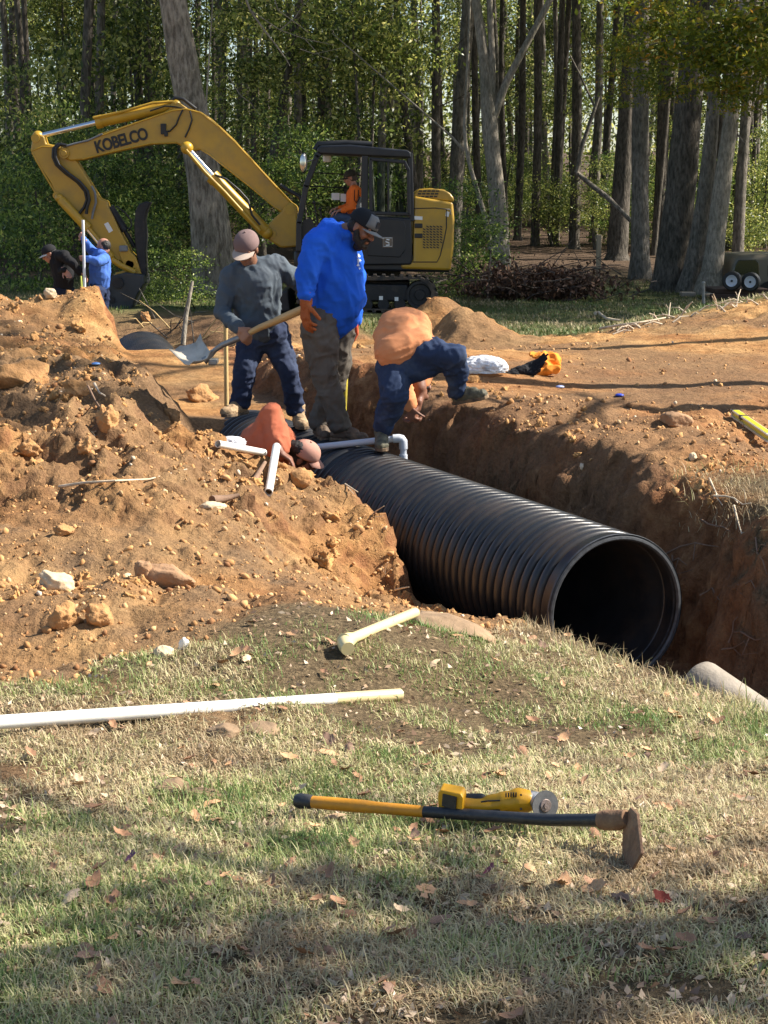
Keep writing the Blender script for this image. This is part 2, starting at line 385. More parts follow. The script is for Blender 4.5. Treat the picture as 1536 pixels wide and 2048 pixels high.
def ground_mat():
    m, nt, b = nodes('ground_soil_and_grass')
    L = nt.links.new
    def at_(n): return N(nt, 'ShaderNodeAttribute', attribute_name=n).outputs['Fac']
    def mixc(f, a, c):
        mx = N(nt, 'ShaderNodeMix', data_type='RGBA'); L(f, mx.inputs[0])
        for k, v in ((6, a), (7, c)):
            if isinstance(v, tuple): mx.inputs[k].default_value = (*v, 1)
            else: L(v, mx.inputs[k])
        return mx.outputs[2]
    n1 = noise_tex(nt, 1.4, 6, .6); n2 = noise_tex(nt, 9, 6, .7); n3 = noise_tex(nt, 45, 4, .7); n4 = noise_tex(nt, 160, 3, .7)
    dirt = ramp(nt, n1.outputs['Fac'], [(.30, (.27, .12, .045)), (.47, (.41, .215, .082)), (.70, (.56, .345, .15))]).outputs[0]
    sp = ramp(nt, n2.outputs['Fac'], [(.3, (.55, .5, .45)), (.62, (1.1, 1.1, 1.1))]).outputs[0]
    mu = N(nt, 'ShaderNodeMix', data_type='RGBA', blend_type='MULTIPLY'); mu.inputs[0].default_value = .8; L(dirt, mu.inputs[6]); L(sp, mu.inputs[7]); dirt = mu.outputs[2]
    redc = ramp(nt, n2.outputs['Fac'], [(.28, (.12, .05, .024)), (.5, (.26, .115, .05)), (.72, (.42, .22, .10))]).outputs[0]
    dirt = mixc(at_('red'), dirt, redc)
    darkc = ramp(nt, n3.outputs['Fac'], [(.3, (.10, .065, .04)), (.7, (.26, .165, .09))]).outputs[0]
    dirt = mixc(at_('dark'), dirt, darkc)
    gr = ramp(nt, n3.outputs['Fac'], [(.3, (.05, .036, .02)), (.55, (.14, .10, .055)), (.75, (.28, .21, .12))]).outputs[0]
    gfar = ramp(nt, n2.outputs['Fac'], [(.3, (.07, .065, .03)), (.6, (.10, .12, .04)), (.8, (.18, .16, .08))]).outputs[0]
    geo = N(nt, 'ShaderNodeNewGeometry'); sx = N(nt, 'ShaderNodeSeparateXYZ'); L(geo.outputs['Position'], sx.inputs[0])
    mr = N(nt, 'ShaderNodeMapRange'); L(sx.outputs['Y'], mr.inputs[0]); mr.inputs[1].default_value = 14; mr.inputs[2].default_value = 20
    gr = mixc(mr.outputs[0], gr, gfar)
    c = mixc(at_('grass'), dirt, gr)
    lit = ramp(nt, n3.outputs['Fac'], [(.3, (.035, .022, .015)), (.5, (.085, .055, .035)), (.7, (.20, .14, .095))]).outputs[0]
    c = mixc(at_('litter'), c, lit)
    L(c, b.inputs['Base Color']); b.inputs['Roughness'].default_value = .95; b.inputs['Specular IOR Level'].default_value = .15
    b1 = N(nt, 'ShaderNodeBump'); b1.inputs['Strength'].default_value = 1.0; b1.inputs['Distance'].default_value = .06; L(n2.outputs['Fac'], b1.inputs['Height'])
    b2 = N(nt, 'ShaderNodeBump'); b2.inputs['Strength'].default_value = .8; b2.inputs['Distance'].default_value = .012; L(n3.outputs['Fac'], b2.inputs['Height']); L(b1.outputs[0], b2.inputs['Normal'])
    b3 = N(nt, 'ShaderNodeBump'); b3.inputs['Strength'].default_value = .6; b3.inputs['Distance'].default_value = .004; L(n4.outputs['Fac'], b3.inputs['Height']); L(b2.outputs[0], b3.inputs['Normal'])
    L(b3.outputs[0], b.inputs['Normal'])
    return m
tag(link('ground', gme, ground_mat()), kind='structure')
# ------------------------------------------------------------ culvert pipe
M_pipe = mat('black_ribbed_plastic', (.016, .017, .019), .34, 0, .3, 5, c2=(.12, .08, .05), c2fac=.28, c2at=(.46, .72), bump=.12, bscale=60, bdist=.003, spec=.55)
M_rim = mat('scuffed_black_plastic', (.05, .053, .058), .5, 0, .4, 30, bump=.2, bscale=80, bdist=.002)
AX = Vector((-.4182, .9083, .0084)).normalized()
E0 = Vector((1.258, 9.24, -.62))
def pipe_prof(L, R=.42, bell=True, wall=.03):
    pr = []
    a = 0
    if bell:
        pr += [(0, R - .012), (.004, R - .001), (.012, R + .004), (.02, R - .002), (.092, R - .002), (.10, R - .008), (.110, R - .036), (.118, R - .038)]; a = .118
    p = .089
    while a < L:
        for q, r in ((.10, -.036), (.16, -.026), (.20, -.008), (.30, .0), (.48, .004), (.66, .0), (.76, -.008), (.80, -.026), (.86, -.036), (1.0, -.037)):
            pr.append((a + q * p, R + r * 1.15))
        a += p
    pr += [(a, R - .052), (.2, R - .054), (.18, R - .036), (0.004, R - .030), (0, R - .02)]
    return pr
pr = pipe_prof(5.7)
mb = MB(); mb.lathe(pr, E0, AX, 72)
pipe = mb.build('culvert_pipe', M_pipe, auto=1.0)
tag(pipe, 'large black corrugated culvert pipe in the trench, its open end facing the viewer', 'pipe')
mb = MB(); mb.lathe([(-.001, .4245), (.004, .427), (.010, .4272), (.010, .420), (-.006, .412), (-.008, .400), (.000, .391), (.03, .3885), (.03, .391), (0, .394), (-.003, .398), (-.003, .418)], E0, AX, 72)
mb.build('rim', M_rim, pipe, auto=.7)
# next length of pipe further up the trench
a2 = Vector((-2.24, 17.9, -.50)); b2 = Vector((-2.86, 20.7, -.40)); ax2 = (b2 - a2).normalized()
mb = MB(); mb.lathe(pipe_prof((b2 - a2).length, .42, True), a2, ax2, 48)
tag(mb.build('culvert_pipe', M_pipe, auto=1.0), 'far length of dark pipe half hidden behind the left dirt heap below the bucket', 'pipe')
# muddy water in the pipe mouth
# ------------------------------------------------------------ small pipes
M_pvc = mat('white_pvc', (.74, .73, .68), .35, 0, .06, 4, c2=(.45, .38, .27), c2fac=.35, c2at=(.5, .75), bump=.05, spec=.5)
M_pvcy = mat('yellowed_pvc', (.68, .56, .29), .4, 0, .08, 5, c2=(.42, .32, .18), c2fac=.4, c2at=(.5, .75), bump=.05)
M_in = mat('pipe_inside', (.20, .12, .05), .8)
M_pvcg = mat('grey_white_pvc', (.62, .65, .70), .35, 0, .05, 4, bump=.05)
def pvc(name, a, b, r, m, label, cat='pipe', capend=(1, 1), inn=M_in):
    a = Vector(a); b = Vector(b); ax = (b - a); L = ax.length; w_ = r * .16
    mb = MB(); mb.lathe([(0, r - w_), (0, r), (L, r), (L, r - w_), (L - .05, r - w_), (L - .05, .001), (.05, .001), (.05, r - w_)], a, ax, 20, closedprof=True)
    o = mb.build(name, m, auto=.6); tag(o, label, cat); return o
pa = hit(800, 1402); pb = hit(330, 1433); dv_ = (pb - pa).normalized()
pa.z += .018; pb.z += .02
far_end = pa + (pb - pa).normalized() * 2.35; far_end.z = max(far_end.z, float(gz_at([far_end.x], [far_end.y])[0]) + .015)
lp = pvc('pvc_pipe', pa, far_end, .0235, M_pvc, 'long white PVC pipe lying across the grass at left, running out of the picture')
mb = MB(); u_ = (far_end - pa).normalized(); mb.cyl(pa - u_ * .001, pa + u_ * .30, .0241, n=20); mb.build('yellowed_end', M_pvcy, lp, auto=.6)
a = hit(830, 1250); b = hit(700, 1296); a.z += .055; b.z += .035; dm_ = .0
tp = pvc('pvc_pipe', a, b, .022, M_pvcy, 'short yellowed PVC pipe with a broken fitting lying on the grass beside the flat slab')
u_ = (b - a).normalized(); sd_ = u_.cross(Vector((0, 0, 1))).normalized(); mb = MB()
mb.tube([b - u_ * .01, b + u_ * .02, b + u_ * .045 + sd_ * -.0 + Vector((0, -.02, -.004)), b + u_ * .03 + Vector((0, -.07, -.008)), b + u_ * .015 + Vector((0, -.10, -.01))], [.027, .031, .033, .030, .028], 14)
mb.cyl(b + u_ * .02, b + u_ * .06 + Vector((0, 0, .005)), .029, .030)
mb.build('broken_fitting', M_pvcy, tp, auto=.7)
# two white stubs on the lit mound
a = hit(436, 903); b = hit(528, 915); a.z += .03; b.z += .025
pvc('pvc_pipe', a, b, .023, M_pvc, 'short white PVC stub lying flat on the lit mound left of the tape measure')
p_t = aty(553, 893, 11.15); p_b = aty(537, 985, 10.35)
pvc('pvc_pipe', p_b, p_t, .0255, M_pvc, 'white PVC stub jutting from the lit mound toward the viewer with an orange-brown open end')
# L pipe on top of the culvert
q0 = aty(618, 896, 12.42); q1 = aty(800, 877, 12.34)
lpipe = pvc('pvc_pipe_run', q0, q1 + Vector((-.02, 0, 0)), .0235, M_pvcg, 'grey-white PVC pipe lying across the culvert under the boots, turning down at an elbow')
mb = MB(); mb.tube([q1 + Vector((-.05, 0, -.001)), q1 + Vector((-.01, 0, .001)), q1 + Vector((.012, 0, -.004)), q1 + Vector((.022, -.0, -.018)), q1 + Vector((.024, -.0, -.075))], .031, 18); mb.build('elbow', M_pvcg, lpipe, auto=.8)
mb = MB(); c_ = q1 + Vector((.024, 0, -.07)); mb.cyl(c_, c_ + Vector((0, 0, -.15)), .0235); mb.cyl(c_ + Vector((0, 0, -.045)), c_ + Vector((0, 0, -.12)), .030); mb.build('coupling', M_pvcg, lpipe, auto=.8)
# buried concrete pipe at right
M_conc = mat('weathered_concrete', (.30, .255, .20), .9, 0, .25, 9, c2=(.22, .17, .12), c2fac=.6, bump=.6, bscale=60, bdist=.006)
c0 = aty(1392, 1362, 7.55); c1 = c0 + Vector((.62, -.75, -.32))
mb = MB(); ax = (c0 - c1).normalized(); L = (c0 - c1).length
mb.lathe([(0, .11), (L - .03, .11), (L - .008, .104), (L + .006, .09), (L + .016, .06), (L + .02, .001)], c1, ax, 28)
tag(mb.build('concrete_pipe', M_conc, auto=1.2), 'old rounded concrete pipe poking out of the grass at the trench edge', 'pipe')

# ------------------------------------------------------------ rocks and clods
M_rock = mat('brown_rock', (.33, .19, .10), .95, 0, .35, 7, c2=(.16, .09, .05), bump=.8, bscale=35, bdist=.012)
M_rockp = mat('pale_rock', (.55, .43, .28), .95, 0, .25, 8, c2=(.35, .25, .15), bump=.7, bscale=35, bdist=.01)
M_rockw = mat('white_rock', (.75, .71, .64), .9, 0, .15, 9, bump=.6, bscale=40, bdist=.006)
M_clod = mat('soil_clod', (.42, .22, .085), 1, 0, .35, 10, c2=(.28, .14, .07), bump=1, bscale=40, bdist=.015)
M_slab = mat('flat_stone', (.25, .165, .095), .95, 0, .3, 8, c2=(.2, .14, .09), bump=.6, bscale=40, bdist=.008)
def rock_mesh(name, size, seed, blocky=.5, sub=4, lump=.25):
    bm = bmesh.new(); bmesh.ops.create_icosphere(bm, subdivisions=sub, radius=1); n = len(bm.verts)
    co = np.array([v.co[:] for v in bm.verts]); rs = np.random.RandomState(seed)
    for k in range(int(9 * blocky) + 3):      # planar cuts give facets
        nrm = rs.normal(size=3); nrm /= np.linalg.norm(nrm); d = co @ nrm; lim = rs.uniform(.62, .85)
        co = co - np.where(d > lim, d - lim, 0)[:, None] * nrm
    r = 1 + lump * fbm(co[:, 0] + seed, co[:, 1], co[:, 2], 1.6, 5, seed, .55, True)
    r = r + .09 * fbm(co[:, 0] + seed, co[:, 1], co[:, 2], 6.0, 3, seed + 3, .6, True)
    co = co * r[:, None] * (np.array(size) / 2 * 1.15)
    for v, c in zip(bm.verts, co): v.co = c
    me = bpy.data.meshes.new(name); bm.to_mesh(me); bm.free(); me.polygons.foreach_set('use_smooth', [True] * len(me.polygons)); return me
def rock(px, py, size, m, label, rot=(0, 0, 0), sink=.3, name='rock', seed=None, blocky=.6, lump=.22, cat='rock'):
    p = hit(px, py); o = link(name, rock_mesh(name, size, seed or int(px + py), blocky, 4, lump), m)
    o.location = (p.x, p.y, float(gz_at([p.x], [p.y])[0]) + size[2] * (.5 - sink)); o.rotation_euler = rot; return tag(o, label, cat)
rock(338, 1170, (.23, .15, .14), M_rock, 'large dark brown rock at the foot of the left dirt slope', (.1, .25, -.2), .25)
rock(290, 1165, (.08, .07, .13), M_rock, 'upright brown stone chunk leaning against the left side of the large brown rock', (.2, -.2, .3), .2)
rock(112, 1178, (.15, .10, .10), M_rockp, 'pale tan rock on the dirt at far left above the clods', (.3, .4, .5), .25)
rock(125, 1258, (.12, .10, .13), M_clod, 'left one of the two rough dirt clods below the pale tan rock', (.2, .3, 0), .25, 'dirt_clod', lump=.4, cat='clod')
rock(195, 1248, (.115, .11, .11), M_clod, 'right one of the two rough dirt clods, rounder, at the edge of the grass', (.1, .1, .6), .25, 'dirt_clod', lump=.4, cat='clod')
rock(895, 1262, (.42, .26, .09), M_slab, 'flat brown stone slab at the end of the short yellowed pipe', (-.12, .22, -.45), .3, 'stone_slab', blocky=.9, lump=.1, cat='slab')
rock(368, 1300, (.035, .03, .055), M_rockw, 'small bright white stone lying in the churned grass', (.2, .3, .2), .15)
rock(328, 1312, (.075, .06, .06), M_rockp, 'grey-tan stone just left of the small white stone', (.2, .1, 1), .35)
rock(447, 1470, (.13, .10, .065), M_slab, 'flat-topped brown stone just below the long white pipe', (0, .1, .1), .5, blocky=.9, lump=.1)
rock(520, 1468, (.13, .10, .06), M_slab, 'rounded grey-brown stone right of the flat-topped stone below the long pipe', (.1, -.1, .6), .5, lump=.12)
rock(350, 1580, (.12, .08, .05), M_slab, 'flat grey stone set in the grass below the long pipe', (.15, .1, -.2), .45, blocky=.9, lump=.1)
rock(405, 1590, (.10, .07, .035), M_slab, 'low flat grey stone right beside the other flat grey stone in the grass', (.05, .1, .3), .5, blocky=.9, lump=.1)
rock(1352, 850, (.21, .15, .11), M_rock, 'reddish rock lying on the right dirt bank near the yellow level', (0, .1, .2), .3, lump=.1)
rock(1385, 918, (.05, .045, .05), M_rockp, 'small pale stone at the lip of the right trench bank', (.2, .1, .2), .3)
rock(100, 597, (.13, .11, .12), M_rockp, 'pale rounded rock on the crest of the far left dirt heap', (.2, .1, .2), .2)
rock(128, 1070, (.10, .08, .06), M_clod, 'brown clod on the trodden dirt at far left', (.2, .1, .8), .3, 'dirt_clod', lump=.35, cat='clod')
rock(605, 965, (.15, .14, .12), M_clod, 'angular tan dirt block on the lit mound right of the upright white stub', (.3, .5, .4), .35, 'dirt_clod', lump=.15, blocky=1, cat='clod')
rock(610, 933, (.08, .08, .07), M_clod, 'small dark-sided dirt block near the top of the lit mound', (.3, .2, 1.4), .3, 'dirt_clod', lump=.15, blocky=1, cat='clod')
rock(660, 820, (.2, .2, .16), M_clod, 'dirt lump on the trench edge behind', (0, 0, 0), .5, 'dirt_clod', cat='clod') if False else None
rock(405, 800, (.26, .22, .18), M_clod, 'big dark dirt clod on the end of the shaded bank under the shovel blade', (.3, .2, .4), .4, 'dirt_clod', lump=.45, blocky=0, cat='clod')
rock(40, 765, (.5, .36, .3), M_clod, 'huge shaded dirt clod at the left edge on the dark bank', (.1, .1, .4), .45, 'dirt_clod', lump=.2, cat='clod')
rock(425, 1015, (.14, .10, .05), M_rockp, 'small pale stone beside the root in the lit mound', (.1, .1, .4), .45, lump=.1)
for (px, py, s, lb) in ((215, 850, .16, 'lumpy tan clod on the left crest of the lit mound'), (155, 790, .18, 'round brown clod between the shaded bank and the lit mound'), (345, 845, .15, 'round tan clod near the middle of the lit mound crest'),
        (60, 905, .12, 'clod low on the left of the lit mound'), (170, 905, .11, 'pale clod near the dried twig on the lit mound'), (290, 640, .2, 'clod on the right slope of the far left heap')):
    rock(px, py, (s, s * .85, s * .75), M_clod, lb, (random.random() * 3,) * 3, .3, 'dirt_clod', lump=.4, cat='clod')
# uncountable crumbs of soil
def crumbs():
    rs = np.random.RandomState(5)
    bm = bmesh.new(); bmesh.ops.create_icosphere(bm, subdivisions=1, radius=1); bv = np.array([v.co[:] for v in bm.verts]); bf = np.array([[v.index for v in f.verts] for f in bm.faces]); bm.free()
    n = 36000; y = 6.3 * np.exp(rs.uniform(0, 1, n) * math.log(22 / 6.3)); x = rs.uniform(-.27, .27, n) * y
    g, dk, lt, rd, sd, ss = masks(x, y)
    cl = fbm(x, y, 0 * x, 2.5, 4, 90); flat = (y > 12.8) & (sd > .9)
    keep = (g < .45) & ((y > 9.2) | (rs.rand(n) < .55)) & (rs.uniform(-.5, .5, n) < cl + .1) & (~flat | (rs.uniform(0, 1, n) < .12)) & (np.abs(sd) > .6) & (np.abs(gz_at(x + .04, y) - gz_at(x - .04, y)) < .07)
    x = x[keep]; y = y[keep]; m = len(x); z = gz_at(x, y)
    s = np.clip(rs.lognormal(math.log(.0070), .55, m), .003, .022) * (1 + .035 * (y - 6))
    R = rs.normal(size=(m, 3, 3)); Qm, _ = np.linalg.qr(R)
    sc = rs.uniform(.45, 1.3, (m, 1, 3)); jit = 1 + rs.uniform(-.42, .35, (m, len(bv), 1))
    V = (bv[None] * jit * sc) @ Qm * s[:, None, None] + np.stack([x, y, z + s * .3], -1)[:, None]
    Fc = bf[None] + (np.arange(m) * len(bv))[:, None, None]
    me = npmesh('soil_crumbs', V.reshape(-1, 3), Fc.reshape(-1, 3), np.repeat(rs.uniform(0, 1, m), len(bv)))
    mt, nt, b = nodes('soil_crumb'); a = N(nt, 'ShaderNodeAttribute', attribute_name='tint')
    r = ramp(nt, a.outputs['Fac'], [(0, (.24, .11, .045)), (.4, (.44, .23, .085)), (.85, (.55, .31, .13)), (.97, (.58, .40, .22)), (1, (.66, .58, .46))]); nt.links.new(r.outputs[0], b.inputs['Base Color']); b.inputs['Roughness'].default_value = 1
    tag(link('soil_crumbs', me, mt), kind='stuff')
crumbs()
def clods():
    rs = np.random.RandomState(15); bm = bmesh.new(); bmesh.ops.create_cube(bm, size=1.5); bmesh.ops.subdivide_edges(bm, edges=bm.edges, cuts=5, use_grid_fill=True); bmesh.ops.triangulate(bm, faces=bm.faces); bv = np.array([v.co[:] for v in bm.verts]); bv = bv * (.72 + .28 / np.maximum(np.linalg.norm(bv, axis=1), .1))[:, None]; bf = np.array([[v.index for v in f.verts] for f in bm.faces]); bm.free()
    n = 5200; y = 7.2 * np.exp(rs.uniform(0, 1, n) * math.log(20 / 7.2)); x = rs.uniform(-.27, .22, n) * y; g, dk, lt, rd, sd, ss = masks(x, y); cl = fbm(x, y, 0 * x, 1.6, 4, 95)
    keep = (g < .4) & (((sd < -.6) & (y > 9.1)) | ((sd > .7) & (sd < 1.7) & (y > 9.5) & (rs.rand(n) < .5)) | ((y < 8) & (x < -1.0) & (rs.rand(n) < .4))) & (cl > -.02) & (rs.rand(n) < .75) & (np.abs(gz_at(x + .04, y) - gz_at(x - .04, y)) < .08); x = x[keep]; y = y[keep]; m = len(x); z = gz_at(x, y)
    s = np.clip(rs.lognormal(math.log(.019), .5, m), .010, .075) * (1 + .04 * (y - 8)); vs = []
    off = rs.uniform(0, 50, (m, 1, 3)); q = bv[None] * 1.5 + off; r = 1 + .95 * fbm(q[..., 0].ravel(), q[..., 1].ravel(), q[..., 2].ravel(), 1.0, 4, 96, .6, True).reshape(m, -1)
    Rq, _ = np.linalg.qr(rs.normal(size=(m, 3, 3))); V = ((bv[None] * r[..., None] * rs.uniform(.55, 1.25, (m, 1, 3))) @ Rq) * s[:, None, None] + np.stack([x, y, z + s * .02], -1)[:, None]
    Fc = bf[None] + (np.arange(m) * len(bv))[:, None, None]
    me = npmesh('soil_clods', V.reshape(-1, 3), Fc.reshape(-1, 3), smooth=True)
    tag(link('soil_clods', me, mat('loose_soil', (.46, .245, .09), 1, 0, .35, 3, c2=(.34, .16, .06), c2fac=.7, bump=1, bscale=60, bdist=.012)), kind='stuff')
clods()
# ------------------------------------------------------------ grass
def grass():
    rs = np.random.RandomState(9)
    def mk(x, y, lo, hi, w0, name, stops, flatp=.5):
        n = len(x); z = gz_at(x, y)
        L = rs.uniform(lo, hi, n) * (.7 + .3 * rs.rand(n)); th = rs.uniform(0, 2 * PI, n)
        patch = fbm(x, y, 0 * x, 1.1, 4, 71); patch2 = fbm(x, y, 0 * x, 5, 3, 72)
        tint = np.clip(.47 + 1.0 * patch + .6 * patch2 + rs.normal(0, .24, n), 0, 1)
        dry = tint < .5
        lean = np.where(rs.rand(n) < np.where(dry, flatp + .25, flatp - .15), rs.uniform(1.1, 1.5, n), rs.uniform(.25, 1.0, n))
        d = np.stack([np.cos(th), np.sin(th), 0 * th], 1); sdv = np.stack([-np.sin(th), np.cos(th), 0 * th], 1)
        w = w0 * rs.uniform(.6, 1.3, n)
        b0 = np.stack([x, y, z - .004], 1); up = np.array([0, 0, 1.0])
        l1 = lean * .55; l2 = np.minimum(lean * 1.25, 1.62)
        m1 = b0 + (d * np.sin(l1)[:, None] + up * np.cos(l1)[:, None]) * (L * .5)[:, None]
        t1 = m1 + (d * np.sin(l2)[:, None] + up * np.cos(l2)[:, None]) * (L * .5)[:, None]
        m1[:, 2] = np.maximum(m1[:, 2], z + .004); t1[:, 2] = np.maximum(t1[:, 2], z + .004 + .004 * rs.rand(n))
        W = sdv * w[:, None]
        V = np.stack([b0 - W, b0 + W, m1 + W * .8, m1 - W * .8, t1 + W * .12, t1 - W * .12], 1)
        q = np.array([[0, 1, 2, 3], [3, 2, 4, 5]]); Fc = q[None] + (np.arange(n) * 6)[:, None, None]
        me = npmesh(name, V.reshape(-1, 3), Fc.reshape(-1, 4), np.repeat(tint, 6))
        return me
    n = 370000
    y = 2.9 * np.exp(rs.uniform(0, 1, n) ** 1.0 * math.log(11.3 / 2.9)); x = rs.uniform(-.34, .38, n) * y
    g, dk, lt, rd, sd, ss = masks(x, y)
    bare = fbm(x, y, 0 * x, 1.7, 4, 73) + .5 * fbm(x, y, 0 * x, 6, 2, 74)
    keep = (g > .25 + .5 * rs.rand(n)) & (bare < .12 + .5 * rs.rand(n) - .22 * sst(6.2, 7.8, y) - .20 * sst(.2, -.4, x) * sst(4.4, 5.2, y)) & (np.abs(sd) > .62)
    hz_ = gz_at(x, y); hz2 = gz_at(x + .05, y + .02); keep &= np.abs(hz2 - hz_) < .06
    x = x[keep]; y = y[keep]
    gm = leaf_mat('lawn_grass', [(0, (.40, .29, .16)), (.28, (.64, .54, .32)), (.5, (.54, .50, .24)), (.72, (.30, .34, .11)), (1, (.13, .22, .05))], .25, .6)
    tag(link('grass', mk(x, y, .018, .062, .0017, 'grass', None), gm), kind='stuff')
    # tall wisps on trench lips
    n = 26000; y = rs.uniform(5.5, 11, n); x = rs.uniform(-.1, .30, n) * y; g, dk, lt, rd, sd, ss = masks(x, y)
    w_ = ((sd < -.72) & (sd > -1.15) & (g > .3) & (ss < 2)) | ((sd > .85) & (x > 1.75) & (y < 10.6)); w_ &= rs.rand(n) < .75
    x = x[w_]; y = y[w_]
    tag(link('bank_grass', mk(x, y, .05, .12, .0021, 'bank_grass', None, .2), gm), kind='stuff')
    # mid-distance lawn behind the dirt plateau
    n = 60000; y = rs.uniform(19, 37, n); x = rs.uniform(-.27, .27, n) * y; g, dk, lt, rd, sd, ss = masks(x, y); k = (g > .5) & (np.abs(sd) > 1) & (fbm(x, y, 0 * x, .8, 3, 75) < .25)
    x = x[k]; y = y[k]
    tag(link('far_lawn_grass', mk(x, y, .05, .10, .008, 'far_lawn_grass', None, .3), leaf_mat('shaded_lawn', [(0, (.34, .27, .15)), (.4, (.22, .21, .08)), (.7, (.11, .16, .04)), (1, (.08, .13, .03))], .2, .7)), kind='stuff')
grass()
# fallen leaves: each one its own object
def leaf_meshes():
    out = []
    for k in range(6):
        rs = np.random.RandomState(100 + k); L = 1; W = rs.uniform(.22, .34); nu, nv = 9, 5; V = []; curl = rs.uniform(.15, .55); fold = rs.uniform(.1, .5); tw = rs.uniform(-.6, .6)
        for i in range(nu):
            t = i / (nu - 1); wd = W * math.sin(PI * min(1, t * .92 + .06)) ** .8 * (1 + .22 * math.sin(t * 19 + k)); 
            for j in range(nv):
                s = j / (nv - 1) * 2 - 1; X = (t - .5); Yv = s * wd; Zv = fold * abs(s) * wd + curl * (t - .5) ** 2 * 1.6 + tw * (t - .5) * s * wd + .03 * math.sin(9 * t + 3 * s)
                V.append((X, Yv, Zv))
        Q = [(i * nv + j, (i + 1) * nv + j, (i + 1) * nv + j + 1, i * nv + j + 1) for i in range(nu - 1) for j in range(nv - 1)]
        stem = len(V); V += [(.5, -.012, V[(nu - 1) * nv + 2][2]), (.5, .012, V[(nu - 1) * nv + 2][2]), (.68, .006, .12), (.68, -.006, .12)]; Q.append((stem, stem + 1, stem + 2, stem + 3))
        out.append(npmesh('fallen_leaf', V, Q, smooth=True))
    return out
def fallen():
    rs = random.Random(4); base = leaf_meshes()
    cols = [((.50, .28, .14), 'light brown'), ((.30, .155, .08), 'dark brown'), ((.60, .43, .27), 'pale tan'), ((.22, .13, .085), 'grey-brown')]
    mats = [mat('leaf_' + n.replace(' ', '_').replace('-', '_'), c, .7, 0, .3, 30, bump=.3, bscale=80, bdist=.002) for c, n in cols]
    protos = {}
    for ci in range(4):
        for bi in range(6):
            me = base[bi].copy(); me.materials.append(mats[ci]); protos[ci, bi] = me
    n = 0
    while n < 230:
        y = 3.15 * math.exp(rs.random() ** .85 * math.log(8.8 / 3.15)); x = rs.uniform(-.25, .25) * y
        g, dk, lt, rd, sd, ss = [float(q[0]) for q in masks(np.array([x]), np.array([y]))]
        if g < .6 or abs(sd) < .75: continue
        ci = rs.choices(range(4), (4, 4, 1, 1.5))[0]; me = protos[ci, rs.randrange(6)]
        o = bpy.data.objects.new('fallen_leaf', me); COL.objects.link(o); p = G(x, y)
        s = rs.uniform(.03, .075); o.scale = (s, s, s); o.location = (x, y, p.z + rs.uniform(.012, .026)); o.rotation_euler = (rs.uniform(-.5, .5), rs.uniform(-.5, .5), rs.uniform(0, 6.28))
        if rs.random() < .25: o.rotation_euler[0] += PI
        tag(o, 'dry %s fallen leaf curled on the patchy grass' % cols[ci][1], 'leaf', '%s leaves fallen on the grass' % cols[ci][1]); n += 1
    for px, py, c, nm in ((1325, 1812, (.36, .05, .02), 'single bright red leaf on the grass at lower right'), (262, 1732, (.16, .05, .10), 'purple crumpled leaf in the grass at lower left'), (978, 1758, (.22, .04, .06), 'small dark red leaf in shaded grass below the hoe handle')):
        me = base[2].copy(); me.materials.append(mat('leaf_red', c, .6, 0, .2, 20)); o = bpy.data.objects.new('fallen_leaf', me); COL.objects.link(o)
        p = hit(px, py); o.location = p + Vector((0, 0, .02)); o.scale = (.05,) * 3; o.rotation_euler = (.5, .3, px); tag(o, nm, 'leaf')
    # small leaf fragments nobody could count
    rs = np.random.RandomState(33); n = 9000; y = 3 * np.exp(rs.rand(n) * math.log(3.2)); x = rs.uniform(-.28, .28, n) * y; g, dk, lt, rd, sd, ss = masks(x, y); k = (g > .5) & (np.abs(sd) > .8); x = x[k]; y = y[k]; n = len(x)
    c = np.stack([x, y, gz_at(x, y) + .008], 1); s = rs.uniform(.006, .019, (n, 1, 1)); R, _ = np.linalg.qr(rs.normal(size=(n, 3, 3)) * np.array([1, 1, .5])); q = np.array([[-1, -.1, 0], [0, -.5, .1], [1, 0, .25], [0, .5, 0]])
    V = (q[None] @ R) * s + c[:, None]; V[..., 2] = np.maximum(V[..., 2], c[:, None, 2] - .002); Fc = np.arange(n * 4).reshape(n, 4)
    tag(link('leaf_litter', npmesh('leaf_litter', V.reshape(-1, 3), Fc, np.repeat(rs.rand(n), 4)), leaf_mat('leaf_litter', [(0, (.22, .12, .07)), (.5, (.40, .26, .15)), (1, (.58, .46, .32))], .1)), kind='stuff')
fallen()
# ------------------------------------------------------------ trees
def bark(name, c, dark, sc=7, bump=1.0):
    m, nt, b = nodes(name); L = nt.links.new
    t = noise_tex(nt, sc, 6, .65, stretch=(2.6, 2.6, .75)); r = ramp(nt, t.outputs['Fac'], [(.38, dark), (.6, c), (.8, tuple(v * 1.3 for v in c))])
    t2 = noise_tex(nt, 1.1, 4); r2 = ramp(nt, t2.outputs['Fac'], [(.35, (.7, .72, .68)), (.65, (1.1, 1.08, 1.05))])
    mu = N(nt, 'ShaderNodeMix', data_type='RGBA', blend_type='MULTIPLY'); mu.inputs[0].default_value = 1; L(r.outputs[0], mu.inputs[6]); L(r2.outputs[0], mu.inputs[7])
    L(mu.outputs[2], b.inputs['Base Color']); b.inputs['Roughness'].default_value = .95; b.inputs['Specular IOR Level'].default_value = .2
    bp = N(nt, 'ShaderNodeBump'); bp.inputs['Strength'].default_value = bump; bp.inputs['Distance'].default_value = .05; L(t.outputs['Fac'], bp.inputs['Height']); L(bp.outputs[0], b.inputs['Normal'])
    return m
B_big = bark('ridged_grey_bark', (.36, .31, .25), (.14, .115, .09), 6)
B_grey = bark('grey_bark', (.25, .22, .19), (.10, .09, .075), 8)
B_dark = bark('dark_bark', (.15, .13, .11), (.055, .048, .04), 8)
B_pale = bark('pale_bark', (.34, .30, .25), (.17, .15, .12), 10, .6)
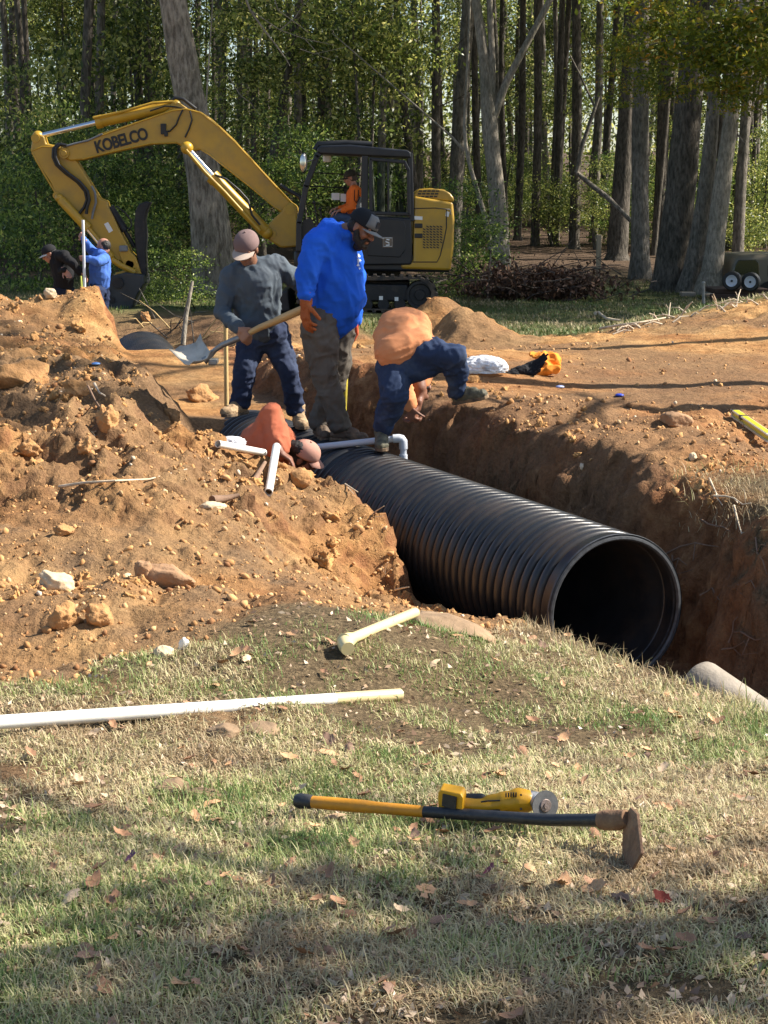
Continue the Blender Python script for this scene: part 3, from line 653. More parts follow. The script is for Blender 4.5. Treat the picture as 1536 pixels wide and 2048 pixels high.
GREEN = leaf_mat('woodland_leaves', [(0, (.035, .055, .018)), (.3, (.08, .12, .028)), (.55, (.22, .27, .055)), (.78, (.50, .50, .13)), (1, (.74, .68, .25))], .5, .4)
LIME = leaf_mat('bright_leaves', [(0, (.025, .045, .012)), (.4, (.08, .14, .03)), (.7, (.24, .33, .06)), (1, (.60, .64, .16))], .5, .45)
MAPLE = leaf_mat('autumn_maple_leaves', [(0, (.07, .11, .015)), (.5, (.20, .24, .025)), (.8, (.38, .32, .035)), (1, (.50, .26, .03))], .5, .5)
BROWN = leaf_mat('dead_leaves', [(0, (.035, .018, .012)), (.6, (.10, .05, .03)), (1, (.2, .11, .06))], .1, .8)
def leafcloud(name, n, c, r, size, seed, clumps=40, sig=.35, flat=.55, hollow=0):
    rs = np.random.RandomState(seed); c = np.array(c, float); r = np.array(r, float)
    d = rs.normal(size=(clumps, 3)); d /= np.linalg.norm(d, axis=1)[:, None]; q = rs.uniform(hollow, 1, (clumps, 1)) ** .5
    cc = c + d * q * r; cs = rs.uniform(.5, 1.3, clumps) * sig; ct = rs.normal(0, .12, clumps)
    k = rs.randint(0, clumps, n); p = cc[k] + rs.normal(size=(n, 3)) * cs[k][:, None] * np.array([1.25, 1.25, flat])
    R, _ = np.linalg.qr(rs.normal(size=(n, 3, 3))); s = size * rs.uniform(.55, 1.3, (n, 1, 1))
    sh = np.array([[-1, 0, 0], [-.1, -.42, .12], [1, 0, -.1], [-.1, .42, .12]]) * .5
    V = (sh[None] @ R) * s + p[:, None]; tint = np.clip(rs.beta(2, 2.4, n) + ct[k], 0, 1)
    return npmesh(name, V.reshape(-1, 3), np.arange(4 * n).reshape(n, 4), np.repeat(tint, 4))
def trunk_mb(pts, rads, n=16, seed=0, flare=1.5):
    """pts: polyline of Vector; resampled with wobble"""
    rs = random.Random(seed); P_, R_ = [], []
    for i in range(len(pts) - 1):
        m = max(2, int((pts[i + 1] - pts[i]).length / .5))
        for k in range(m):
            t = k / m; P_.append(pts[i].lerp(pts[i + 1], t) + Vector((rs.uniform(-1, 1), rs.uniform(-1, 1), 0)) * rads[i] * .10); R_.append(rads[i] * (1 - t) + rads[i + 1] * t)
    P_.append(pts[-1]); R_.append(rads[-1])
    # smooth
    for _ in range(3): P_ = [P_[0]] + [(P_[i - 1] + P_[i] * 2 + P_[i + 1]) / 4 for i in range(1, len(P_) - 1)] + [P_[-1]]
    base = P_[0]; pre = [base + Vector((0, 0, -.4)), base + Vector((0, 0, -.02))]; prr = [R_[0] * flare * 1.15, R_[0] * flare]
    rest_p = [base + (P_[1] - base) * .35] + P_[1:]; rest_r = [R_[0] * (1 + (flare - 1) * .4)] + R_[1:]
    mb = MB(); mb.tube(pre + rest_p, [r * (1 + rs.uniform(-.04, .04)) for r in prr + rest_r], n); return mb
def branch(mb, a, d, L, r, rs, depth=0, n=6):
    pts = [a]; p = a.copy(); dd = d.normalized()
    for k in range(6):
        dd = (dd + Vector((rs.uniform(-.25, .25), rs.uniform(-.25, .25), rs.uniform(-.1, .22)))).normalized(); p = p + dd * L / 6; pts.append(p.copy())
        if depth < 2 and rs.random() < .6: branch(mb, p.copy(), dd + Vector((rs.uniform(-1, 1), rs.uniform(-1, 1), rs.uniform(-.3, .6))), L * .5, r * (1 - k / 8) * .5, rs, depth + 1, 5)
    mb.tube(pts, [r * (1 - .14 * k) for k in range(7)], n, cap=False)
CROWNS = [leafcloud('crown', 1700, (0, 0, 0), (3.0, 3.0, 2.6), .26, 300 + k, 46, .5) for k in range(4)]
for c in CROWNS: c.materials.append(GREEN)
SMALL = [leafcloud('crown', 4200, (0, 0, 0), (1.5, 1.5, 1.9), .12, 320 + k, 44, .30) for k in range(5)]
for c in SMALL: c.materials.append(GREEN)
SMALLB = [m.copy() for m in SMALL[:3]]
for c in SMALLB: c.materials.clear(); c.materials.append(LIME)
def add_crown(root, me, loc, s=(1, 1, 1), rz=0, name='crown'):
    o = bpy.data.objects.new(name, me); COL.objects.link(o); o.parent = root; o.location = loc; o.scale = s; o.rotation_euler = (0, 0, rz); return o
def tree_px(label, path, Y, m, top_h=13, name='forest_tree', crown_s=1.0, seed=1, flare=1.35, forks=(), crown=True, group=None, twigs=0):
    """path: [(px,py,width_px)] bottom to top; continues above the frame"""
    pts = [aty(px, py, Y) for px, py, w_ in path]; rr = [w_ / 2 / pxm(Y) for px, py, w_ in path]
    base = pts[0].copy(); g = float(gz_at([base.x], [base.y])[0]); 
    if pts[0].z > g: pts.insert(0, Vector((pts[0].x, Y, g - .02))); rr.insert(0, rr[0] * 1.05)
    d = (pts[-1] - pts[-2]).normalized(); topz = top_h
    pts.append(pts[-1] + d * max(1, (topz - pts[-1].z) / max(.4, d.z))); rr.append(rr[-1] * .55)
    root = thing(name, label, 'tree', (pts[0].x, Y, g), group)
    mb = trunk_mb(pts, rr, 18, seed, flare)
    for fk in forks:
        fp = [aty(px, py, Y) for px, py, w_ in fk]; fr = [w_ / 2 / pxm(Y) for px, py, w_ in fk]
        dd = (fp[-1] - fp[-2]).normalized(); fp.append(fp[-1] + dd * 3); fr.append(fr[-1] * .4); mb.tube(fp, fr, 10)
    rs = random.Random(seed)
    for k in range(6 + twigs):
        t = pts[-2].lerp(pts[-1], rs.uniform(.2, 1)); branch(mb, t, Vector((rs.uniform(-1, 1), rs.uniform(-1, 1), .5)), 2.6, rr[-1] * .5 + .02, rs, 1)
    mb.build('trunk', m, root, auto=1.2)
    if crown:
        c = pts[-1]
        for k, (dx, dy, dz) in enumerate(((0, 0, .3), (1.8, .6, -1.4), (-1.6, -.6, -1.0))[: 3 if crown_s > .8 else 1]):
            add_crown(root, CROWNS[(seed + k) % 4], Vector((c.x + dx - root.location.x, dy, c.z + dz - root.location.z)), (crown_s, crown_s, crown_s * .9), seed + k)
    return root
tree_px('massive ridged grey trunk leaning left behind the excavator boom', [(430, 545, 86), (422, 430, 78), (398, 300, 66), (374, 180, 60), (345, 0, 54)], 33, B_big, 14, 'large_tree', 1.1, 3, 1.25, twigs=0)
tree_px('brown trunk pair member at upper left, the left one of two close trunks', [(158, 500, 22), (168, 250, 21), (178, 0, 19)], 42, B_dark, 13, seed=4)
tree_px('brown trunk at upper left, the right one of two close trunks', [(190, 500, 20), (198, 250, 18), (203, 0, 16)], 43, B_grey, 13, seed=5)
tree_px('dark straight trunk just left of the massive ridged tree', [(300, 500, 17), (298, 250, 16), (293, 0, 14)], 45, B_dark, 13, seed=6)
tree_px('thin grey trunk between the close pair and the dark straight trunk', [(235, 480, 12), (225, 200, 11), (232, 0, 9)], 46, B_grey, 13, seed=7, crown_s=.7)
tree_px('forked grey-tan tree right of the excavator, splitting into three stems', [(1000, 545, 46), (998, 420, 34), (985, 300, 32), (978, 235, 30), (972, 120, 22), (952, 0, 18)], 37, B_pale, 12, seed=8, forks=[[(986, 235, 18), (1012, 165, 15), (1052, 90, 13), (1100, 0, 12)], [(984, 230, 16), (984, 120, 14), (979, 0, 12)]])
tree_px('tall grey trunk behind the pale bent sapling above the excavator rear', [(905, 540, 30), (915, 300, 28), (938, 0, 24)], 44, B_grey, 13, seed=9)
tree_px('pale bent sapling with a kinked stem right of the excavator cab', [(985, 470, 10), (955, 385, 9), (935, 320, 8), (924, 262, 7), (935, 160, 5), (940, 0, 4)], 36.5, B_pale, 9, 'sapling', .6, 10, forks=[[(926, 300, 6), (905, 275, 5), (890, 262, 4)]], crown=False)
tree_px('straight sunlit grey trunk with pale stripe, left of the big dark trunk', [(1280, 562, 40), (1280, 400, 34), (1281, 200, 33), (1284, 0, 31)], 38, B_grey, 13, seed=11, forks=[[(1283, 40, 12), (1300, 30, 14), (1322, 60, 9)]])
tree_px('thickest dark trunk among the right-hand trees, wide at its base', [(1338, 588, 78), (1348, 520, 68), (1360, 400, 62), (1380, 200, 54), (1398, 0, 48)], 35, B_dark, 14, 'large_tree', 1.1, 12, 1.12)
tree_px('smooth grey trunk leaning right, just right of the thickest dark trunk', [(1378, 590, 48), (1395, 500, 36), (1412, 380, 32), (1430, 200, 26), (1432, 60, 20)], 34.5, B_grey, 12, seed=13)
tree_px('pale grey trunk leaning right beside the parked tan vehicle', [(1420, 588, 52), (1430, 500, 40), (1440, 400, 36), (1468, 200, 28), (1490, 0, 22)], 34, B_pale, 12, seed=14)
tree_px('dark trunk behind and left of the striped grey trunk', [(1232, 500, 42), (1245, 350, 36), (1256, 180, 30), (1262, 0, 26)], 43, B_dark, 13, seed=15)
tree_px('brown trunk in the gap between the striped trunk and the thick dark trunk', [(1318, 490, 28), (1325, 300, 24), (1330, 0, 20)], 46, B_dark, 13, seed=16)
tree_px('slim brown trunk right of the leaning pale grey one', [(1475, 510, 24), (1482, 350, 22), (1498, 150, 18), (1510, 0, 15)], 44, B_grey, 13, seed=17)
tree_px('slim dark trunk near the right edge leaning right', [(1455, 500, 15), (1480, 320, 14), (1520, 130, 12), (1536, 30, 11)], 47, B_dark, 13, seed=18)
for k, (p0, p1, w_, Y, lb) in enumerate((((1070, 480), (1075, 0), 18, 48, 'slim trunk directly right of the forked tan tree'), ((1112, 480), (1110, 0), 12, 50, 'very slim trunk second to the right of the forked tan tree'),
        ((1148, 488), (1152, 0), 22, 47, 'brown trunk rising behind the fallen leaning stem'), ((1186, 480), (1200, 0), 18, 49, 'slim grey trunk right of the fallen leaning stem foot'), ((1035, 470), (1046, 0), 16, 50, 'slim trunk seen between the forked stems'),
        ((1500, 500), (1478, 60), 12, 49, 'slim trunk crossing behind the right-edge trees'), ((60, 470), (48, 0), 15, 48, 'slim dark trunk near the left edge'), ((118, 470), (112, 0), 10, 52, 'thin trunk between the left edge and the close pair'),
        ((700, 440), (712, 0), 16, 50, 'slim trunk above the operator cab'), ((590, 440), (600, 0), 14, 52, 'slim trunk left of the cab roof'), ((520, 430), (575, 150), 20, 40, 'brown crooked trunk between boom and cab, leaning right'),
        ((840, 440), (828, 0), 15, 49, 'slim trunk over the rear of the excavator'))):
    tree_px(lb, [(*p0, w_), ((p0[0] + p1[0]) / 2 + 4, (p0[1] + p1[1]) / 2, w_ * .9), (*p1, w_ * .75)], Y, (B_dark, B_grey)[k % 2], 12, seed=20 + k, crown_s=.75)
# leaning dead stem
ds = thing('dead_stem', 'dead stem leaning diagonally across the trunks in the right-hand woods', 'tree', tuple(aty(1262, 445, 40)))
mb = MB(); mb.tube([aty(1262, 442, 40), aty(1215, 395, 40.2), aty(1180, 368, 40.4), aty(1153, 345, 40.5)], [.05, .06, .055, .05], 8); mb.tube([aty(1153, 345, 40.5), aty(1165, 290, 40.5), aty(1190, 215, 40.6), aty(1205, 170, 40.6)], [.055, .05, .04, .03], 8)
mb.tube([aty(1190, 215, 40.6), aty(1160, 150, 40.6), aty(1140, 110, 40.6)], [.03, .025, .015], 6); mb.build('stem', B_grey, ds, auto=1.2)
# ---- background forest trees (individual copies)
rs = random.Random(21)
PROTO = []
for k in range(5):
    root = thing('forest_tree', 'slender brown trunk standing deep in the background woods', 'tree', (0, 0, 0), 'slender trees deep in the woods')
    pts = [Vector((0, 0, 0))]; 
    for j in range(5): pts.append(pts[-1] + Vector((rs.uniform(-.25, .25), rs.uniform(-.1, .1), 2.6)))
    mb = trunk_mb(pts, [.085, .078, .07, .06, .05, .035], 9, k, 1.3)
    for j in range(5): branch(mb, pts[3].lerp(pts[5], rs.random()), Vector((rs.uniform(-1, 1), rs.uniform(-1, 1), .4)), 2.2, .035, rs, 1, 5)
    for j in range(3): branch(mb, pts[1].lerp(pts[3], rs.random()), Vector((rs.uniform(-1, 1), rs.uniform(-1, 1), .5)), 1.3, .018, rs, 1, 5)
    mb.build('trunk', (B_dark, B_grey, B_dark, B_grey, B_dark)[k], root, auto=1.2)
    add_crown(root, CROWNS[k % 4], (pts[-1].x, 0, 11.5), (.5, .5, .5), k)
    PROTO.append(root)
n = 0; used = set()
for i in range(900):
    if n >= 190: break
    Y = rs.uniform(43, 92); hw = .235 * Y + 4; x = rs.uniform(-hw, hw)
    px = 768 + F * x / (Y * CP + .3)
    if px < 880 and rs.random() < .35: continue
    if any((x - a) ** 2 + (Y - b) ** 2 < 1.1 for a, b in used): continue
    used.add((x, Y)); k = rs.randrange(5)
    if n < 5: k = n; r = PROTO[k]
    else: r = dup(PROTO[k])
    r.location = (x, Y, float(gz_at([x], [Y])[0]) - .1); r.rotation_euler = (rs.uniform(-.05, .05), rs.uniform(-.05, .05), rs.uniform(0, 6.28)); s = rs.uniform(.75, 1.5); r.scale = (s, s, rs.uniform(.9, 1.3)); n += 1
# ---- leafy saplings / understory
def sapling(x, Y, z, s, k, lime=False, label=None, group=None, tall=None):
    g = float(gz_at([x], [Y])[0]); root = thing('understory_tree', label or 'leafy young tree filling the gaps between trunks in the woods', 'tree', (x, Y, g), group or 'leafy understory trees in the woods')
    h = z - g
    if h > .9:
        mb = MB(); mb.tube([Vector((0, 0, -.1)), Vector((rs.uniform(-.2, .2), 0, h * .5)), Vector((0, 0, h + .5))], [.05, .04, .02], 6); o = mb.build('trunk', B_dark); o.parent = root
    add_crown(root, (SMALLB[k % 3] if lime else SMALL[k % 5]), (0, 0, h), (s, s, s * rs.uniform(.8, 1.2)), rs.uniform(0, 6.28)); return root
for i in range(74):
    Y = rs.uniform(39, 72); hw = .225 * Y + 2
    left = rs.random() < .66
    px = rs.uniform(-60, 900) if left else rs.uniform(900, 1600); py = rs.uniform(-80, 480) if left else rs.uniform(-80, 400)
    if left and Y < 41 and py > 380: Y += 3
    p = aty(px, py, Y)
    if not left: Y = rs.uniform(50, 75); p = aty(px, py, Y)
    sapling(p.x, Y, max(p.z, 1.0), rs.uniform(.8, 1.3), i, rs.random() < .12)
for px, py, Y, s, lb in ((935, 470, 33.5, .62, 'bright green leafy bush directly behind the yellow rear of the excavator'), (920, 520, 33, .4, 'low sunlit bush at the foot of the bright bush behind the excavator'), (215, 345, 36.5, .55, 'sunlit green sapling seen under the boom'),
        (70, 420, 36, .7, 'green bush at the left edge above the black-clad worker'), (300, 500, 35, .7, 'bush with bright leaves between the arm and the massive trunk'), (300, 600, 31, .36, 'low sunlit bush right of the excavator bucket'), (340, 560, 30, .45, 'small bush at the left foot of the massive trunk'),
        (20, 500, 33, .8, 'dark bush at the far left edge behind the dirt heap'), (240, 400, 37, .8, 'green sapling behind the excavator arm'), (150, 330, 38, .8, 'leafy sapling left of the boom tip'), (600, 330, 38, .8, 'leafy sapling just left of the cab'), (505, 400, 38.5, .7, 'leafy sapling under the boom behind the cylinder')):
    p = aty(px, py, Y); sapling(p.x, Y, p.z, s, int(px), True, lb, 'sunlit bushes around the excavator')
for i in range(75):      # low scrub between the trunks
    Y = rs.uniform(42, 84); px = rs.uniform(860, 1620) if rs.random() < .75 else rs.uniform(-60, 860); x = float(xs(px, Y)); g = float(gz_at([x], [Y])[0])
    sapling(x, Y, g + rs.uniform(.4, 1.9), rs.uniform(.45, .8), i, rs.random() < .3, 'low leafy scrub growing between the background trunks', 'low leafy scrub between the trunks')
bigt = [o for o in bpy.data.objects if o.get('label', '').startswith('massive ridged')][0]; mb = MB()
for pts, r_ in (([(470, -60), (500, 20), (528, 60), (552, 90), (572, 118), (580, 132)], .022), ([(528, 60), (520, 85), (518, 105)], .010), ([(500, 20), (560, 60), (610, 78), (668, 90)], .012), ([(560, 60), (590, 35), (605, 12), (640, -20)], .012), ([(610, 78), (640, 112), (668, 122)], .008), ([(600, 98), (630, 108), (700, 92)], .008), ([(540, -30), (556, 20), (600, 52), (618, 66)], .012), ([(455, 150), (480, 190), (500, 205), (520, 230)], .010)):
    P2 = [aty(a, b, 31.5) for a, b in pts]; mb.tube(P2, [r_ * (1 - .7 * k / (len(P2) - 1)) for k in range(len(P2))], 6)
mb.build('dead_branch', B_pale, bigt, auto=1.3)
mb = MB(); mb.tube([aty(410, 262, 32), aty(413, 200, 32), aty(418, 120, 32), aty(424, 30, 32), aty(426, -40, 32)], [.016, .015, .013, .010, .006], 6); mb.build('dead_branch', B_pale, bigt, auto=1.3)
# far wood: one mass
rs_ = np.random.RandomState(3); parts = []
me = leafcloud('far_woods', 42000, (0, 96, 7.5), (34, 9, 8.5), .36, 99, 900, 1.0, .8)
me.materials.append(leaf_mat('sunny_far_leaves', [(0, (.06, .09, .02)), (.35, (.14, .18, .035)), (.6, (.32, .36, .08)), (.85, (.58, .56, .16)), (1, (.75, .68, .3))], .5, .4)); fw = link('far_woods', me); tag(fw, kind='stuff')

# ---- trees beyond the right edge that throw the shade
def shade_tree(x, y, h, label, cs, seed, m=B_grey, spread=1.0, mats_=None, ncr=3, th=.2):
    g = float(gz_at([x], [y])[0]); root = thing('shade_tree', label, 'tree', (x, y, g)); r2 = random.Random(seed)
    pts = [Vector((x, y, g)), Vector((x + r2.uniform(-.3, .3), y, g + h * .5)), Vector((x + r2.uniform(-.5, .5), y, g + h))]
    mb = trunk_mb(pts, [th, th * .8, th * .4], 14, seed)
    for j in range(8): branch(mb, pts[1].lerp(pts[2], r2.uniform(.1, 1)), Vector((r2.uniform(-1, 1), r2.uniform(-1, 1), .4)), 2.5, .05, r2, 1)
    mb.build('trunk', m, root, auto=1.2)
    for k in range(ncr):
        o = add_crown(root, (mats_ or CROWNS)[(seed + k) % len(mats_ or CROWNS)], (r2.uniform(-1.6, 1.6) * spread, r2.uniform(-1.6, 1.6) * spread, h + r2.uniform(-1.4, .8)), (cs, cs, cs * .8), k + seed)
    return root
MAPLEC = [leafcloud('crown', 1500, (0, 0, 0), (1.7, 1.2, 1.0), .15, 350 + k, 26, .26) for k in range(3)]
for c in MAPLEC: c.materials.append(MAPLE)
SPARSE = [leafcloud('crown', 900, (0, 0, 0), (2.6, 2.6, 1.6), .22, 360 + k, 26, .35) for k in range(2)]
for c in SPARSE: c.materials.append(GREEN)
mp = shade_tree(8.6, 30.5, 7.5, 'yellowing maple with leafy boughs hanging over the top right corner', .9, 5, mats_=MAPLEC, ncr=2, th=.16)
mp.name = 'maple_tree'; pass
for k, (px, py, Y, s) in enumerate(((1500, 60, 30, 1.0), (1420, 130, 30.3, .9), (1330, 60, 30.6, .75), (1290, 170, 30.4, .5), (1480, 190, 30, .55), (1560, 130, 29.5, 1.0), (1400, -40, 30, 1.0), (1250, 110, 30.2, .35))):
    p = aty(px, py, Y); add_crown(mp, MAPLEC[k % 3], (p.x - 8.6, p.y - 30.5, p.z - mp.location.z), (s, s, s * .8), k)
mb = MB(); rs2 = random.Random(2)
for px, py in ((1300, 90), (1400, 130), (1480, 60)): 
    a = Vector((8.6, 30.5, 4.6)); b = aty(px, py, 30.3); m_ = a.lerp(b, .5) + Vector((0, 0, .25)); mb.tube([a, m_, b], [.05, .03, .012], 6)
mb.build('limb', B_grey, mp, auto=1.2)
shade_tree(6.6, 15.1, 12, 'tall tree outside the right edge casting the long shadow over the dirt bank', .7, 61, ncr=2, th=.20)
shade_tree(8.6, 18.3, 11, 'tree outside the right edge standing by the dirt bank', .6, 62, ncr=2, th=.12)
bt = shade_tree(7.6, 13.6, 8.6, 'leafy tree outside the right edge shading the dark bank at left', .5, 63, ncr=0)
for k, (dx, dy, dz) in enumerate(((-1.6, -.2, .2), (-.6, -.25, -.3), (.5, -.2, .3), (1.4, -.1, .9), (-.2, -.2, 1.2), (-2.0, .6, .4), (-2.9, .5, .2), (-1.2, .8, .7), (-3.4, -.1, 0))): add_crown(bt, CROWNS[k % 4], (dx, dy, 8.2 + dz), (.36, .20, .34), k * PI)
shade_tree(9.2, 4.7, 8.4, 'thin-leaved tree outside the right edge dappling the near grass', .85, 64, mats_=SPARSE, ncr=2, spread=.9)
shade_tree(6.5, 4.3, 5.6, 'thin-leaved young tree outside the right edge close to the viewer', .6, 65, mats_=SPARSE, ncr=2, spread=.6)
for k, (x, y, h, cs) in enumerate(((9.5, 27.2, 9, .85), (12.5, 31, 10, 1.1), (16.5, 34, 11, 1.1), (10.5, 35, 10, 1.0), (14.5, 27.5, 10, .9), (19, 30.5, 11, 1.0), (20, 38, 12, 1.2), (13.5, 39, 11, 1.2), (24, 35, 13, 1.2))):
    shade_tree(x, y, h, 'tall leafy tree standing right of the lawn edge', cs, 70 + k, ncr=2)['group'] = 'leafy trees along the right side of the lawn'
# ------------------------------------------------------------ excavator
M_yel = mat('machine_yellow_paint', (.42, .245, .02), .42, 0, .10, 2.5, c2=(.20, .135, .05), c2fac=.6, c2at=(.48, .74), bump=.08, bscale=30, bdist=.004, coat=.2)
M_yel2 = mat('cylinder_yellow', (.46, .27, .022), .4, 0, .10, 3, c2=(.2, .13, .04), c2fac=.4, bump=.05)
M_cab = mat('cab_dark_paint', (.008, .010, .015), .42, 0, .2, 3, c2=(.035, .03, .025), c2fac=.4, bump=.05)
M_blk = mat('black_iron', (.018, .018, .020), .55, .3, .3, 6, c2=(.08, .06, .045), c2fac=.6, bump=.4, bscale=40)
M_bucket = mat('bucket_steel', (.035, .04, .045), .55, .3, .3, 3, c2=(.12, .085, .055), c2fac=.5, bump=.3)
M_rod = mat('chrome_rod', (.75, .76, .78), .15, 1, .03, 3, bump=0)
M_hose = mat('rubber_hose', (.012, .012, .013), .5, 0, .2, 10, bump=.1)
M_track = mat('track_rubber', (.030, .028, .026), .85, 0, .3, 8, c2=(.13, .09, .06), c2fac=.8, c2at=(.4, .65), bump=.5)
M_glass, nt, b = nodes('cab_glass'); b.inputs['Base Color'].default_value = (.75, .85, .8, 1); b.inputs['Roughness'].default_value = .02; b.inputs['Transmission Weight'].default_value = 1; b.inputs['IOR'].default_value = 1.03; b.inputs['Specular IOR Level'].default_value = 1
M_wht = mat('sticker_white', (.7, .7, .68), .5, 0, .05, 8, bump=0)
M_gry = mat('grey_plastic', (.16, .17, .18), .5, 0, .15, 8)
YB = 29.45
def pl(Y, pts): return [aty(px, py, Y) for px, py in pts]
EX = thing('excavator', 'yellow and black tracked excavator with its boom arched to the left', 'excavator', (float(xs(720, 29.3)), 29.3, -.25))
def plate(name, pts, Y, th, m, bevel=.02, parent=EX, seg=2):
    mb = MB(); mb.prism(pl(Y - th / 2, pts), (0, th, 0)); return mb.build(name, m, parent, bevel=bevel, auto=.5, seg=seg)
boom = plate('boom', [(124, 297), (140, 289), (200, 270), (280, 241), (345, 219), (372, 216), (400, 223), (420, 236), (437, 251), (470, 282), (550, 370), (580, 402), (594, 414), (596, 424), (588, 434), (576, 436), (550, 417), (500, 375), (450, 336), (420, 312), (405, 302), (396, 299), (388, 303), (380, 306), (370, 303), (362, 292), (350, 286), (300, 289), (225, 305), (165, 320), (140, 322), (127, 315)], YB, .34, M_yel, .025)
for pts, r_ in (([(132, 307)], .10), ([(376, 292)], .075), ([(578, 422)], .11)):
    c = aty(*pts[0], YB); mb = MB(); mb.cyl(c + Vector((0, -.21, 0)), c + Vector((0, .21, 0)), r_ * .9, n=24); mb.cyl(c + Vector((0, -.235, 0)), c + Vector((0, .235, 0)), r_ * .5, n=16); mb.build('boom_pin', M_yel2, EX, auto=.6, bevel=.006)
# top flange and bottom flange edges of the boom
mb = MB(); mb.tube(pl(YB - .175, [(200, 272), (280, 243), (345, 221), (372, 218), (400, 225), (437, 253), (470, 284), (550, 371), (580, 403)]), .014, 6); mb.tube(pl(YB - .175, [(588, 433), (550, 415), (500, 373), (450, 334), (420, 310), (403, 300)]), .014, 6); mb.tube(pl(YB - .175, [(352, 285), (300, 287), (225, 303), (165, 318)]), .014, 6)
mb.build('flange_edge', M_yel2, boom, auto=.8)
arm = plate('arm', [(61, 300), (64, 282), (68, 268), (76, 267), (88, 273), (92, 287), (108, 290), (126, 295), (140, 303), (152, 319), (168, 346), (183, 370), (200, 397), (214, 402), (217, 414), (226, 432), (240, 462), (256, 492), (270, 520), (272, 536), (262, 540), (240, 522), (222, 510), (205, 490), (188, 470), (160, 440), (143, 420), (125, 398), (113, 391), (106, 380), (100, 364), (85, 344), (70, 322)], YB, .26, M_yel, .02)
mb = MB(); mb.tube(pl(YB - .135, [(63, 302), (84, 293), (106, 294), (124, 298)]), .012, 6); mb.tube(pl(YB - .135, [(64, 305), (86, 345), (112, 388), (160, 438), (205, 488), (238, 521)]), .014, 6); mb.build('flange_edge', M_yel2, arm, auto=.8)
mb = MB(); c = aty(74, 277, YB); mb.cyl(c + Vector((0, -.15, 0)), c + Vector((0, .15, 0)), .07); c = aty(116, 391, YB); mb.cyl(c + Vector((0, -.16, 0)), c + Vector((0, .16, 0)), .06); c = aty(262, 528, YB); mb.cyl(c + Vector((0, -.16, 0)), c + Vector((0, .16, 0)), .07); mb.build('arm_pin', M_yel2, arm, auto=.6)
def cylinder(name, a, b, c, r, rr, Y, m=M_yel2):
    A, B_, C_ = aty(*a, Y), aty(*b, Y), aty(*c, Y); mb = MB(); u = (A - B_).normalized()
    mb.lathe([(0, .001), (0, r * 1.15), (.10, r * 1.15), (.10, r), ((A - B_).length - .05, r), ((A - B_).length, r * .7), ((A - B_).length, .001)], B_, u, 20)
    o = mb.build(name, m, EX, auto=.6); mb = MB(); mb.cyl(C_, B_ + u * .1, rr, n=14); mb.build('rod', M_rod, o, auto=.8)
    mb = MB(); mb.ell(A, r * .95); mb.ell(C_, rr * 2.1); mb.build('eye', m, o, auto=1.5); return o
cylinder('arm_cylinder', (352, 210), (192, 245), (76, 273), .095, .045, YB)
mb = MB(); mb.tube(pl(YB - .1, [(186, 236), (250, 222), (305, 206), (345, 203), (352, 208)]), .022, 8); mb.tube(pl(YB - .1, [(196, 270), (260, 250), (330, 226), (344, 216)]), .018, 8)
mb.build('hydraulic_line', M_yel2, EX, auto=1)
cylinder('boom_cylinder', (534, 466), (424, 352), (374, 296), .105, .05, YB - .32)
mb = MB(); mb.tube(pl(YB - .45, [(372, 300), (410, 345), (450, 385), (500, 440), (520, 462)]), .028, 8); mb.build('hydraulic_line', M_yel2, EX, auto=1)
cylinder('bucket_cylinder', (118, 396), (176, 458), (218, 512), .075, .04, YB - .20)
mb = MB(); mb.tube(pl(YB - .22, [(170, 448), (205, 490), (225, 512)]), .03, 8); mb.tube(pl(YB + .2, [(118, 392), (160, 430), (200, 485)]), .05, 8); mb.build('hydraulic_line', M_yel2, EX, auto=1)
plate('cylinder_bracket', [(338, 217), (344, 203), (358, 205), (374, 216), (366, 226), (344, 226)], YB, .22, M_yel, .01)
# hoses
def hose_(Y, pts, r, m=M_hose, nm='hose'):
    q = MB(); q.tube(pl(Y, pts), r, 8); q.build(nm, m, EX, auto=1)
for off, dy in ((0, -.20), (5, -.24)):
    hose_(YB + dy, [(128 + off, 291), (116 + off, 288), (107 + off, 297), (106 + off, 314), (113 + off, 330), (132 + off, 347), (155 + off, 364), (170 + off, 382), (174 + off, 400), (168 + off * 1.2, 415), (158 + off * 3, 428)], .026)
hose_(YB - .2, [(366, 219), (358, 235), (352, 250), (340, 262), (330, 264)], .014); hose_(YB - .2, [(380, 222), (384, 240), (378, 258), (370, 275)], .014)
hose_(YB, [(338, 208), (350, 196), (366, 198), (384, 212), (392, 218)], .03); hose_(YB - .2, [(560, 370), (580, 383), (598, 392), (606, 410)], .035); hose_(YB - .42, [(430, 350), (452, 358), (478, 380), (496, 400), (504, 430), (520, 450)], .018)
hose_(YB - .15, [(300, 222), (330, 212), (352, 214), (372, 218)], .012)
hose_(YB - .19, [(126, 294), (150, 287), (176, 281), (205, 268)], .016, M_gry, 'steel_tube'); hose_(YB - .19, [(183, 372), (190, 385), (192, 405), (186, 425), (184, 438)], .02, M_gry, 'steel_tube')
mb = MB(); mb.box(aty(327, 258, YB - .19), (.09, .05, .17)); mb.box(aty(332, 268, YB - .2), (.06, .04, .08)); mb.build('valve', M_hose, EX, bevel=.008)
mb = MB(); mb.prism(pl(YB - .134, [(208, 448), (216, 444), (226, 461), (218, 466)]), (0, .02, 0)); mb.build('sticker', M_wht, EX)
